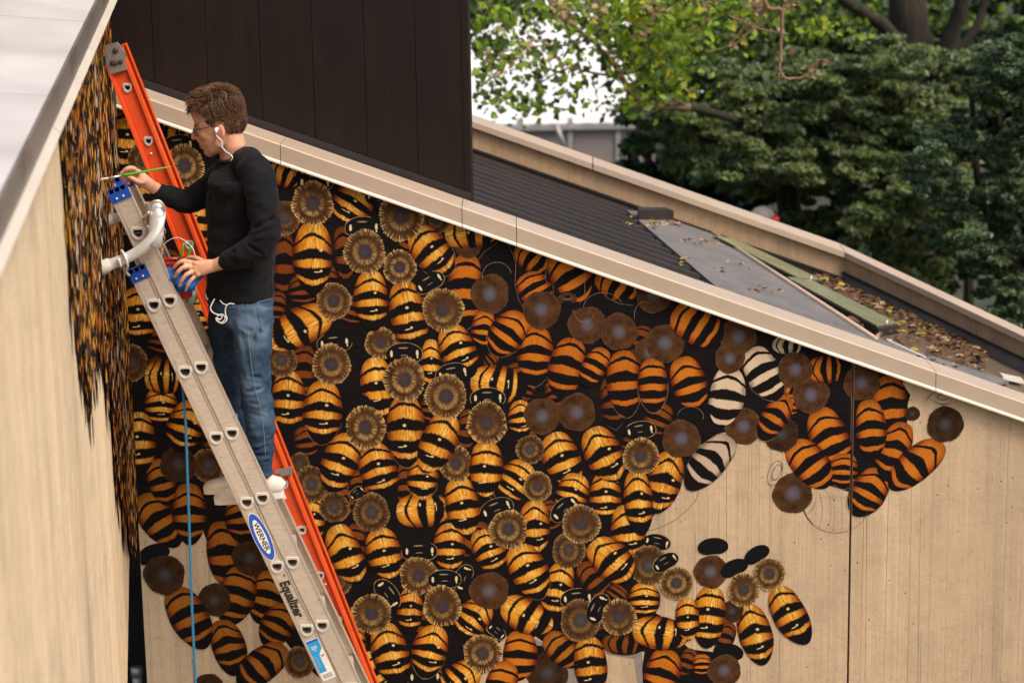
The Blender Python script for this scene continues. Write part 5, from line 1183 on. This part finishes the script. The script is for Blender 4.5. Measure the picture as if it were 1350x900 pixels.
# cut the flat bottom: keep above hem; deform folds
def grooves(a, nn, lst):
    d = np.zeros(len(a))
    for p0, p1, w_, dep in lst:
        p0, p1 = np.array(p0), np.array(p1); x = segd(a, p0, p1)/w_; d -= dep*np.exp(-x*x); x2 = (segd(a, p0, p1)/w_-1.5); d += dep*.55*np.exp(-x2*x2)
    return a+nn*d[:, None]
G = []
def gv(u0, v0, u1, v1, dy, w_, dep): G.append((Q(u0, v0, dy), Q(u1, v1, dy), w_*SC, 1.5*dep*SC))
for q in ((330, 314, 368, 296, -.27, 3.2, 3), (326, 324, 366, 310, -.27, 3, 2.6), (336, 300, 370, 284, -.25, 3, 2), (345, 335, 362, 322, -.27, 3, 2.2), (318, 318, 345, 334, -.26, 2.6, 2.2), (306, 330, 330, 346, -.24, 2.2, 1.8), (330, 275, 364, 268, -.26, 3, 1.2),
          (299, 336, 303, 353, -.22, 1.6, 1.4), (300, 225, 285, 262, -.13, 3, 2.0), (310, 228, 300, 290, -.15, 3, 1.3), (326, 232, 322, 300, -.16, 3, 1.5), (320, 205, 348, 232, -.1, 1.6, 1.0), (340, 212, 330, 250, -.19, 1.8, .9),
          (275, 372, 320, 378, -.14, 2.4, 1.6), (300, 355, 358, 368, -.14, 3, 1.5), (278, 340, 310, 352, -.14, 3, 1.5), (280, 310, 315, 322, -.14, 3, 1.2), (330, 350, 360, 345, -.14, 3, 1.3), (282, 385, 355, 385, -.15, 1.5, .9),
          (252, 275, 262, 250, .12, 3, 2.0), (240, 273, 250, 250, .1, 2.6, 2.2), (268, 272, 290, 250, .14, 3, 2.0), (228, 268, 236, 248, .05, 2.2, 1.6), (222, 266, 228, 247, .04, 1.8, 1.3), (273, 285, 300, 270, 0, 3, 1.6), (213, 263, 216, 245, .0, 1.3, 1.2)): gv(*q)
a = grooves(a, nn, G)
wn = np.array([noise.noise(Vector((q[0]*9, q[1]*9, q[2]*16)))+.5*noise.noise(Vector((q[0]*26, q[1]*26, q[2]*34))) for q in a]); a = a+nn*(wn*.009)[:, None]
me.vertices.foreach_set('co', a.astype('f').ravel()); me.update()
colr = np.tile(np.array([.0098, .0098, .0118]), (len(a), 1)); colr *= (1+.35*np.array([noise.noise(Vector(q)*14) for q in a]))[:, None]
def spot(u, v, dy, r_, c, st=1.0):
    d = np.linalg.norm(a-np.array(Q(u, v, dy)), axis=1); jag = np.array([1.0]*len(a)); near_ = d < r_*SC*3
    jag[near_] = [1+.8*noise.noise(Vector(q)*260) for q in a[near_]]
    global colr; mk = np.clip((r_*SC*jag-d)/(.0035), 0, 1)[:, None]*st; colr = colr*(1-mk)+np.array(c)*mk
def surf(u, v):                          # depth of the nearest painted-on surface below a pixel
    d0 = ray(u, v); o = Vector((0, 0, CZ)); rel = a-np.array(o); dd = np.array(d0.normalized()); t = rel@dd; per = np.linalg.norm(rel-t[:, None]*dd, axis=1); ok = per < .012
    return o+d0.normalized()*float(t[ok].min()) if ok.any() else None
def spotpx(u, v, r_, c, st=1.0, el=None):
    q = surf(u, v)
    if q is None: return
    d = np.linalg.norm(a-np.array(q), axis=1); near_ = d < r_*SC*4; global colr
    jag = np.ones(len(a)); jag[near_] = [1+1.2*noise.noise(Vector(p_)*170) for p_ in a[near_]]
    mk = np.clip((r_*SC*jag-d)/.003, 0, 1)[:, None]*st; colr = colr*(1-mk)+np.array(c)*mk
for q in ((287, 304, 1.6), (288, 307, 1.3), (285.5, 310, 1.3), (315, 327, 1.4), (316, 330, 1.2), (323, 323, 1.4), (326, 322, 1.1), (292, 319, 1.0), (250+42, 318, .9)): spotpx(*q, (.42, .26, .07))
spotpx(301, 266, 1.2, (.50, .01, .015)); spotpx(300, 268.5, 1.0, (.50, .01, .015))
MC = MT('black_sweatshirt_cotton', .92, 0, .12); at = MC.n('VertexColor'); at.layer_name = 'tint'; MC.col(at.outputs[0]); MC.b.inputs['Sheen Weight'].default_value = .04; MC.bump(MC.noise(MC.pos(), 700, 2), .25, .001)
finish(me, 'sweatshirt', [MC.m], man, colr)
m_ = MB(); nc, nx = Q(307.3, 205.0, .02), (Q(307.3, 205.0, .02)-Q(311, 217, .027)).normalized(); ea = Vector((0, 1, 0)); ea = (ea-nx*ea.dot(nx)).normalized(); eb = nx.cross(ea)
m_.tube([nc+ea*(.0665*math.cos(t))+eb*(.0625*math.sin(t)) for t in np.linspace(0, 2*PI, 33)], .0075, 8, caps=False, up=nx); m_.build('collar', simple('black_rib_collar', (.008, .008, .009), .95, 0, .1, 200), man)
# jeans
jn = MB()
limbs(jn, [(317, 378, .02, 41, .145), (318, 392, .02, 42.5, .150), (321, 408, .02, 41, .150), (322, 424, .02, 36, .145)], 20, False)
limbs(jn, [(331, 405, -.065, 29.5, .088), (332, 430, -.075, 28, .085), (333, 460, -.08, 24.5, .078), (334, 485, -.085, 22.5, .070), (337, 510, -.085, 21.5, .066), (340, 535, -.08, 21, .064), (343, 560, -.075, 19, .060), (345.5, 590, -.07, 15.5, .054), (347, 606, -.065, 13, .050), (348, 619, -.06, 13, .052), (349, 627, -.06, 13.5, .052)], 18, False)
limbs(jn, [(300, 405, .10, 27, .088), (298, 430, .11, 24, .08), (300, 460, .12, 21, .074), (304, 490, .13, 18.5, .066), (308, 515, .13, 17, .062), (311, 545, .125, 16.5, .060), (315, 575, .12, 14.5, .055), (319, 603, .11, 12, .05), (322, 618, .11, 12, .05)], 18, False)
me = baked(jn, .0065, 5, .5); a = co(me); nn = nor(me); G = []
for q in ((312, 505, 352, 516, -.16, 2.8, 2.6), (318, 517, 357, 510, -.15, 2.8, 2.2), (316, 528, 345, 534, -.15, 2.5, 1.6), (330, 495, 357, 500, -.15, 2.6, 2.0), (300, 425, 330, 436, -.16, 3, 1.3), (284, 452, 300, 430, -.12, 3, 1.3),
          (336, 592, 360, 586, -.12, 2.2, 2.0), (334, 601, 360, 598, -.12, 2.2, 2.2), (336, 609, 359, 607, -.11, 2.0, 1.8), (332, 577, 358, 572, -.12, 2.6, 1.3), (338, 395, 338, 470, -.16, 1.0, .7), (350, 396, 351, 425, -.13, 1.1, .8), (335, 398, 345, 430, -.15, 3, .8),
          (327, 545, 355, 552, -.14, 2.6, 1.1), (340, 470, 352, 500, -.14, 2.4, 1.1), (290, 500, 322, 512, .03, 2.6, 2.0), (296, 520, 322, 526, .04, 2.6, 1.6), (304, 404, 332, 399, -.15, 1.1, .8), (318, 440, 330, 490, -.16, 4, 1.6), (325, 556, 338, 580, -.14, 2.4, 1.0)): gv(*q)
a = grooves(a, nn, G)
wn = np.array([noise.noise(Vector((q[0]*8, q[1]*8, q[2]*18)))+.6*noise.noise(Vector((q[0]*22, q[1]*22, q[2]*44))) for q in a]); a = a+nn*(wn*.0085)[:, None]
me.vertices.foreach_set('co', a.astype('f').ravel()); me.update()
base = np.array([.018, .042, .088]); colr = np.tile(base, (len(a), 1)); nz = np.array([noise.noise(Vector((q[0]*9, q[1]*9, q[2]*7)))+.5*noise.noise(Vector((q[0]*40, q[1]*40, q[2]*60))) for q in a])
mk = np.clip(.40+nz*1.7, 0, 1)[:, None]; colr = colr*(1-mk*.55)+np.array([.055, .105, .18])*mk*.55
far_leg_shade = np.clip((a[:, 1]-(PY+.03))/.03, 0, 1)[:, None]; colr = colr*(1-.45*far_leg_shade)  # shade on the far leg painted into its denim colour
fade = lambda u, v, r_, c=(.15, .235, .35), s_=.75: blend(np.exp(-(np.linalg.norm(a-np.array(surf(u, v) or Q(u, v, -.14)), axis=1)/(r_*SC))**2)*s_, c)
for q in ((325, 420, 18), (322, 450, 16), (345, 400, 12), (325, 512, 12), (345, 545, 12), (350, 440, 12), (340, 515, 9)): fade(*q)
for q in ((302, 445, 2.2), (306, 449, 1.8), (299, 455, 2), (310, 458, 2.4), (305, 462, 1.6), (313, 470, 2.2), (317, 466, 1.8), (308, 441, 1.5), (345, 437, 1.8), (336, 446, 2.4), (325, 478, 1.6), (296, 447, 1.5), (320, 496, 1.4), (303, 470, 1.5)): spotpx(q[0], q[1], q[2]*1.7, (.012, .010, .010), .95)
for k_ in range(9): spotpx(306+k_*1.3, 474+k_*2.5, 1.5, (.20, .06, .02), .85)
MJ = MT('worn_denim', .9, 0, .15); at = MJ.n('VertexColor'); at.layer_name = 'tint'; tw = MJ.noise(MJ.map(MJ.pos(), (1, 1, .35)), 420, 3); MJ.col(MJ.mix(MJ.rng(tw, .35, .65, .0, .5), at.outputs[0], (.20, .28, .38), 'MIX') if False else MJ.mix(.25, at.outputs[0], MJ.mix(MJ.rng(tw, .35, .65), (.010, .02, .045), (.12, .18, .27)))); MJ.bump(tw, .35, .0015)
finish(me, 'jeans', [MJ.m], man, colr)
def online(pts, rad, name, mat, lift=.003, sub=5):
    out = []
    for i in range(len(pts)-1):
        for j in range(sub):
            t = j/sub; u = pts[i][0]*(1-t)+pts[i+1][0]*t; v = pts[i][1]*(1-t)+pts[i+1][1]*t; q = surf(u, v)
            if q is not None: out.append(q-ray(u, v).normalized()*lift)
    if len(out) > 2:
        out = [out[0]]+[(out[i-1]+out[i]*2+out[i+1])/4 for i in range(1, len(out)-1)]+[out[-1]]
        m_ = MB(); m_.tube(out, rad, 5); m_.build(name, mat, man)
M['stitch'] = simple('denim_stitch', (.20, .25, .33), .9)
online([(326.5, 400), (327, 440), (330, 470), (336, 510), (345, 545), (349, 580), (350, 605)], .0011, 'side_seam', M['stitch'], .0012)
online([(340, 397), (342, 415), (346, 433), (350, 434)], .0012, 'pocket_seam', M['stitch'], .0012); online([(300, 406), (312, 404), (326, 399)], .0012, 'pocket_seam', M['stitch'], .0012); online([(341, 398), (352, 395), (360, 393)], .0012, 'pocket_seam', M['stitch'], .0012)
# earphones
cable = simple('white_earphone_cable', (.80, .79, .80), .35, 0, .02)
m_ = MB(); m_.tube(smooth_path([hp(.006, .094, .012), hp(.010, .093, -.004), Q(292, 186, -.095), Q(293, 194, -.095), Q(298, 200, -.11), Q(304, 204, -.12), Q(306.5, 208, -.125), Q(304, 212, -.12)], 5), .0021, 8)
m_.tube([hp(.004, .084, .020), hp(.005, .096, .016), hp(.007, .097, .004)], [.0085, .0075, .004], 10); m_.build('earphone', cable, man)
m_ = MB(); m_.tube(smooth_path([Q(283, 394, -.15), Q(279, 401, -.16), Q(277.5, 407, -.165), Q(281, 412, -.17), Q(288, 415, -.17), Q(293, 417, -.17), Q(290, 421, -.17), Q(285, 419, -.17), Q(287, 424, -.17), Q(294, 426, -.17), Q(299, 421, -.17), Q(297, 412, -.165), Q(298, 404, -.165), Q(303, 400, -.16), Q(309, 401, -.155)], 6), .0024, 8)
m_.tube(smooth_path([Q(286, 417, -.172), Q(292, 414, -.172), Q(297, 419, -.172), Q(292, 425, -.172), Q(286, 422, -.172)], 5), .0022, 6); m_.tube(smooth_path([Q(290, 396, -.15), Q(294, 400, -.155), Q(299, 402, -.155)], 4), .0022, 6); m_.build('earphone_cable', cable, man)
# glasses
fr_m = simple('dark_glasses_frame', (.02, .022, .028), .25, 0, .05); m_ = MB()
for sg in (-1, 1):
    m_.tube([hp(.107, .052*sg, .036), hp(.075, .069*sg, .036), hp(.03, .078*sg, .034), hp(-.002, .081*sg, .030), hp(-.014, .081*sg, .018)], [.0019, .0018, .0016, .0015, .0015], 6, up=upv)
    m_.tube([hp(.123-.30*(.030+.022*math.cos(t)), (.030+.022*math.cos(t))*sg, .026+.0145*math.sin(t)) for t in np.linspace(0, 2*PI, 21)], .0014, 6, caps=False, up=fwd)
m_.tube([hp(.1206, .008, .032), hp(.1235, 0, .034), hp(.1206, -.008, .032)], .0018, 6, up=upv); gl = m_.build('glasses_frame', fr_m, man)
lm = MT('glasses_lens', .05); lm.b.inputs['Transmission Weight'].default_value = 1; lm.b.inputs['IOR'].default_value = 1.1; lm.b.inputs['Base Color'].default_value = (.9, .93, .95, 1)
for sg in (-1, 1):
    m_ = MB(); m_.add([hp(.123-.30*(.030+.0218*math.cos(t)), (.030+.0218*math.cos(t))*sg, .026+.0143*math.sin(t)) for t in np.linspace(0, 2*PI, 20, endpoint=False)], [tuple(range(20))]); m_.build('lens', lm.m, man)
# hair: a cap following the skull plus a few thousand tapered tufts
HM = MT('brown_hair', .55, 0, .4); uvn = HM.n('TexCoord').outputs['UV']; sp_ = HM.n('SeparateXYZ'); HM.l(uvn, sp_.inputs[0])
HM.col(HM.mix(sp_.outputs[1], HM.mix(sp_.outputs[0], (.022, .010, .006), (.050, .023, .012)), HM.mix(sp_.outputs[0], (.11, .048, .022), (.36, .18, .082))))
m_ = MB(); r5 = random.Random(9); C0 = (.002, 0, .088); RA = (.099, .0755, .083)
def hairline(x, z):                      # scalp test in head coordinates
    if x > .075: return z > .112
    if x > .035: return z > .075+(x-.035)*.9
    if x > .018: return z > .020
    if x > -.022: return z > .045
    return z > -.020+(x+.09)*.12
cnt = 0
while cnt < 9500:
    d = Vector((r5.gauss(0, 1), r5.gauss(0, 1), r5.gauss(.25, 1))).normalized()
    x, y, z = C0[0]+RA[0]*d.x, RA[1]*d.y, C0[2]+RA[2]*d.z
    if cnt % 4 == 0:                     # the back of the head below the crown
        x, y, z = -.030+.064*d.x, .066*d.y, .040+.064*d.z
        if x > -.012 or z > .075: continue
    # front of the scalp sits on the forehead block
    if x > .02: x += .008*min(1, (x-.02)/.05)
    if not hairline(x, z): 
        if not (x < .012 and z > -.034 and z < -.018+.02 and x < -.02 and abs(y) < .07): continue
    cnt += 1
    top = max(0, min(1, (z-.095)/.06)); front = max(0, min(1, (x-.02)/.06)); L = .011+.020*top+.016*top*front+r5.uniform(-.004, .005)
    if z < .05: L = .0075
    cx_, cy_, cz_ = round(x/.017), round(y/.015), round(z/.017); rc = random.Random(cx_*73+cy_*179+cz_*283); ca, cb, cc_ = rc.uniform(-1, 1), rc.uniform(-1, 1), rc.uniform(-1, 1)
    dr = Vector((.75*top*(.2+front)-.75*(1-top)*(x < .01)-.1, d.y*.45*(1-.5*top), .62*top-.95*(1-top)))+d*(.22+.30*top)+Vector((ca*.55*top+ca*.12, cb*.5*top+cb*.10, cc_*.30*top)); dr += Vector((r5.gauss(0, .09), r5.gauss(0, .09), r5.gauss(0, .09))); dr.normalize()
    b0 = Vector((x, y, z)); b1 = b0+dr*L*.55+d*.004; b2 = b0+(dr+Vector((.15, 0, -.28)))*L*(1.0+r5.uniform(-.25, .25)); sd_ = dr.cross(d)
    if sd_.length < .05: sd_ = dr.cross(Vector((0, 1, .1)))
    sd_.normalize(); wv_ = .0012; nrm = sd_.cross(dr).normalized()
    P0, P1, P2, P3, P4, P5, P6 = b0-sd_*wv_, b0+sd_*wv_, b0+nrm*wv_, b1-sd_*wv_*.8, b1+sd_*wv_*.8, b1+nrm*wv_*.8, b2
    sh = r5.random(); uvs = [(sh, .1)]*3+[(sh, .35+.5*top*r5.random())]*3+[(sh, .5+.5*top*r5.random())]
    m_.add([hp(*q) for q in (P0, P1, P2, P3, P4, P5, P6)], [(0, 1, 4, 3), (1, 2, 5, 4), (2, 0, 3, 5), (3, 4, 6), (4, 5, 6), (5, 3, 6)], uvs)
vs = []; 
hc = MB(); N1, N2 = 28, 20; idx = {}
for i in range(N2+1):
    for j in range(N1):
        ph = PI*i/N2; th = 2*PI*j/N1; d = Vector((math.sin(ph)*math.cos(th), math.sin(ph)*math.sin(th), math.cos(ph))); x, y, z = C0[0]+(RA[0]+.003)*d.x, (RA[1]+.003)*d.y, C0[2]+(RA[2]+.003)*d.z
        if x > .02: x += .008*min(1, (x-.02)/.05)
        vs.append((x, y, z))
fs = []
for i in range(N2):
    for j in range(N1):
        q = (i*N1+j, i*N1+(j+1) % N1, (i+1)*N1+(j+1) % N1, (i+1)*N1+j); c = [sum(vs[k_][m]/4 for k_ in q) for m in range(3)]
        if hairline(c[0], c[2]): fs.append(q)
m_.add([hp(*q) for q in vs], fs, [(.2, .05)]*len(vs)); m_.build('hair', HM.m, man)
m_ = MB()
for sg in (-1, 1):
    for k_ in range(46):
        t = r5.random(); b0 = Vector((.112-.018*t, (.014+.034*t)*sg, .050+.004*math.sin(t*3)+r5.uniform(-.0025, .0025))); b2 = b0+Vector((-.004, .008*sg, .004*(1-2*t)))
        m_.tube([hp(*b0), hp(*b2)], [.0011, .0004], 4)
m_.build('eyebrows', HM.m, man)
# shoes
M['shoe'] = simple('scuffed_white_leather', (.66, .60, .54), .6, 0, .08, 40, .15); M['sole'] = simple('white_rubber_sole', (.70, .65, .59), .65, 0, .06, 30)
def shoe(heel, toe, lab):
    h, t = Vector(heel), Vector(toe); X = (t-h).normalized(); L = (t-h).length; Z = Vector((0, 0, 1)); Z = (Z-X*Z.dot(X)).normalized(); Y = Z.cross(X); g = lambda x, y, z: h+X*x*L+Y*y+Z*z
    u_ = MB(); st = [(.0, .022, .058), (.05, .033, .080), (.14, .036, .092), (.26, .037, .093), (.36, .038, .086), (.48, .041, .074), (.60, .044, .063), (.72, .046, .056), (.84, .044, .050), (.93, .035, .044), (.985, .018, .032)]
    u_.tube([g(x, 0, hh/2) for x, w_, hh in st], [(hh/2, w_) for x, w_, hh in st], 20, up=Y); u_.ball(g(.975, 0, .018), (.012, .020, .014), (X, Y, Z))
    me = baked(u_, .004, 4); par = thing_child('shoe', man, h); finish(me, 'upper', [M['shoe']], par)
    s_ = MB(); pr_ = []
    for k_ in range(28):
        th = 2*PI*k_/28; x = .5+.515*math.cos(th); w_ = (.047 if x > .6 else .040)*abs(math.sin(th))**.6*(1 if math.sin(th) > 0 else -1); pr_.append(g(x, w_, .022))
    s_.prism(pr_, -Z*.026); s_.build('sole', M['sole'], par, bevel=.004)
    l_ = MB()
    for k_ in range(5):
        x = .42+.055*k_; zt_ = .082-.085*(x-.42)*1.25; l_.tube([g(x-.01, -.024, zt_-.012), g(x, 0, zt_+.002), g(x+.012, .024, zt_-.012)], .0028, 6)
    l_.tube([g(.40, 0, .088), g(.44, -.022, .074), g(.50, -.036, .056)], .0022, 6); l_.build('laces', M['white'], par)
    return g, par
def thing_child(name, parent, loc):
    o = bpy.data.objects.new(name, None); o.empty_display_size = .05; return link(o, parent, loc)
g, pr1 = shoe(Q(374, 653, -.06), Q(284, 662, -.06), None)
m_ = MB(); m_.prism([g(.015, -.030, .060), g(.13, -.041, .062), g(.12, -.041, .083), g(.02, -.030, .088)], (0, -.003, 0)); m_.build('red_heel_tab', simple('red_heel_leather', (.55, .02, .03), .5), pr1)
shoe(Q(357, 641, .10), Q(270, 648, .10), None)

# ================================================================ WHAT THE PAINTER HOLDS
tip = lw(127.5, 237.5); tip += LN*.004; end = Q(227, 219.5, -.11); mid_ = tip+(end-tip)*.30
bh_ = thing('paint_brush', 'green-handled paint brush held to the painted left wall by the painter', 'brush', mid_)
m_ = MB(); ax = (end-tip); m_.tube([tip+ax*t for t in (.30, .40, .55, .8, .98, 1.0)], [.0034, .0052, .0050, .0036, .0026, .001], 10); m_.build('handle', M['green'], bh_)
m_ = MB(); m_.tube([tip+ax*t for t in (.14, .20, .31)], [.0036, .0046, .0042], 10); m_.build('ferrule', M['ferrule'], bh_)
m_ = MB(); m_.tube([tip+ax*t for t in (0, .05, .10, .145)], [.0008, .0040, .0048, .0036], 10); m_.build('bristles', M['bristle'], bh_)
m_ = MB(); m_.ball(tip+ax*.01, .004); m_.build('paint_tip', M['red_pot'], bh_)
pc = Q(235, 343, -.115); ph = thing('paint_pot', 'red paint pot with dark paint inside, gripped by the painter behind the ladder rail', 'pot', pc-Vector((0, 0, .15)))
def lathe(mb, c, prof, seg=28):
    vs = [Vector(c)+Vector((r_*math.cos(2*PI*j/seg), r_*math.sin(2*PI*j/seg), z)) for r_, z in prof for j in range(seg)]; n = len(prof)
    mb.add(vs, [(i*seg+j, i*seg+(j+1) % seg, (i+1)*seg+(j+1) % seg, (i+1)*seg+j) for i in range(n-1) for j in range(seg)], smooth=True)
m_ = MB(); lathe(m_, pc, [(.0, -.149), (.046, -.149), (.048, -.145), (.066, -.006), (.069, -.004), (.070, .002), (.067, .004), (.064, -.004), (.062, -.03)]); m_.build('pot_body', M['red_pot'], ph)
m_ = MB(); lathe(m_, pc, [(.0625, -.004), (.0615, -.022), (.055, -.030), (.0, -.030)]); m_.build('paint', M['paint_dark'], ph)
m_ = MB(); m_.tube(smooth_path([pc+Vector((-.069, 0, 0)), pc+Vector((-.055, .02, .062)), pc+Vector((.0, .03, .085)), pc+Vector((.055, .02, .045)), pc+Vector((.069, 0, -.005))], 5), .0016, 6); m_.build('wire_handle', M['sleeve'], ph)
cc = Q(243, 343, -.06); m_ = MB(); lathe(m_, cc+Vector((.01, .0, -.0)), [(.0, -.08), (.028, -.08), (.040, .004), (.043, .006), (.040, .002), (.034, -.02), (.0, -.02)]); tag(m_.build('mixing_cup', M['copper'], None), 'small copper-coloured mixing cup beside the red pot, brushes standing in it', 'cup')
for (a0, b0, a1, b1, lab) in ((238, 345, 242, 320, 'shorter green brush leaning left in the copper cup'), (245, 346, 254, 320, 'longer green brush leaning right in the copper cup')):
    m_ = MB(); s0, s1 = Q(a0, b0, -.06), Q(a1, b1, -.06); m_.tube([s0, s0.lerp(s1, .4), s0.lerp(s1, .8), s1], [.003, .0046, .0052, .0030], 8); tag(m_.build('paint_brush', M['green'], None), lab, 'brush')
m_ = MB(); r6 = random.Random(4)
pts_ = [(226, 361, -.165), (232, 366, -.18), (238, 372, -.185), (246, 373, -.185), (253, 368, -.17), (258, 361, -.15)]
for i, q in enumerate(pts_): m_.ball(Q(*q), (.030+.006*(i % 2), .026, .028), None, 12, 8)
for i in range(10): m_.ball(Q(r6.uniform(226, 256), r6.uniform(358, 382), -.185+r6.uniform(0, .02)), (r6.uniform(.008, .02), .012, r6.uniform(.012, .026)), None, 10, 7)
m_.ball(Q(247, 382, -.165), (.018, .015, .016))
me = baked(m_, .0045, 3); a2 = co(me); n2 = nor(me); wv_ = np.array([noise.noise(Vector((q[0]*48, q[1]*48, q[2]*30)))+.5*noise.noise(Vector(q)*110) for q in a2]); me.vertices.foreach_set('co', (a2+n2*(wv_*.009)[:, None]).astype('f').ravel())
o = finish(me, 'rag', [M['rag']], None); tag(o, 'crumpled blue rag wrapped round the red paint pot under the hand', 'rag')
m_ = MB(); q = Q(251, 384, -.05); lathe(m_, q, [(.0, -.045), (.020, -.045), (.026, .035), (.024, .035), (.018, -.04)]); tag(m_.build('plastic_cup', M['clear'], None), 'small cloudy green plastic cup hanging behind the red pot', 'cup')
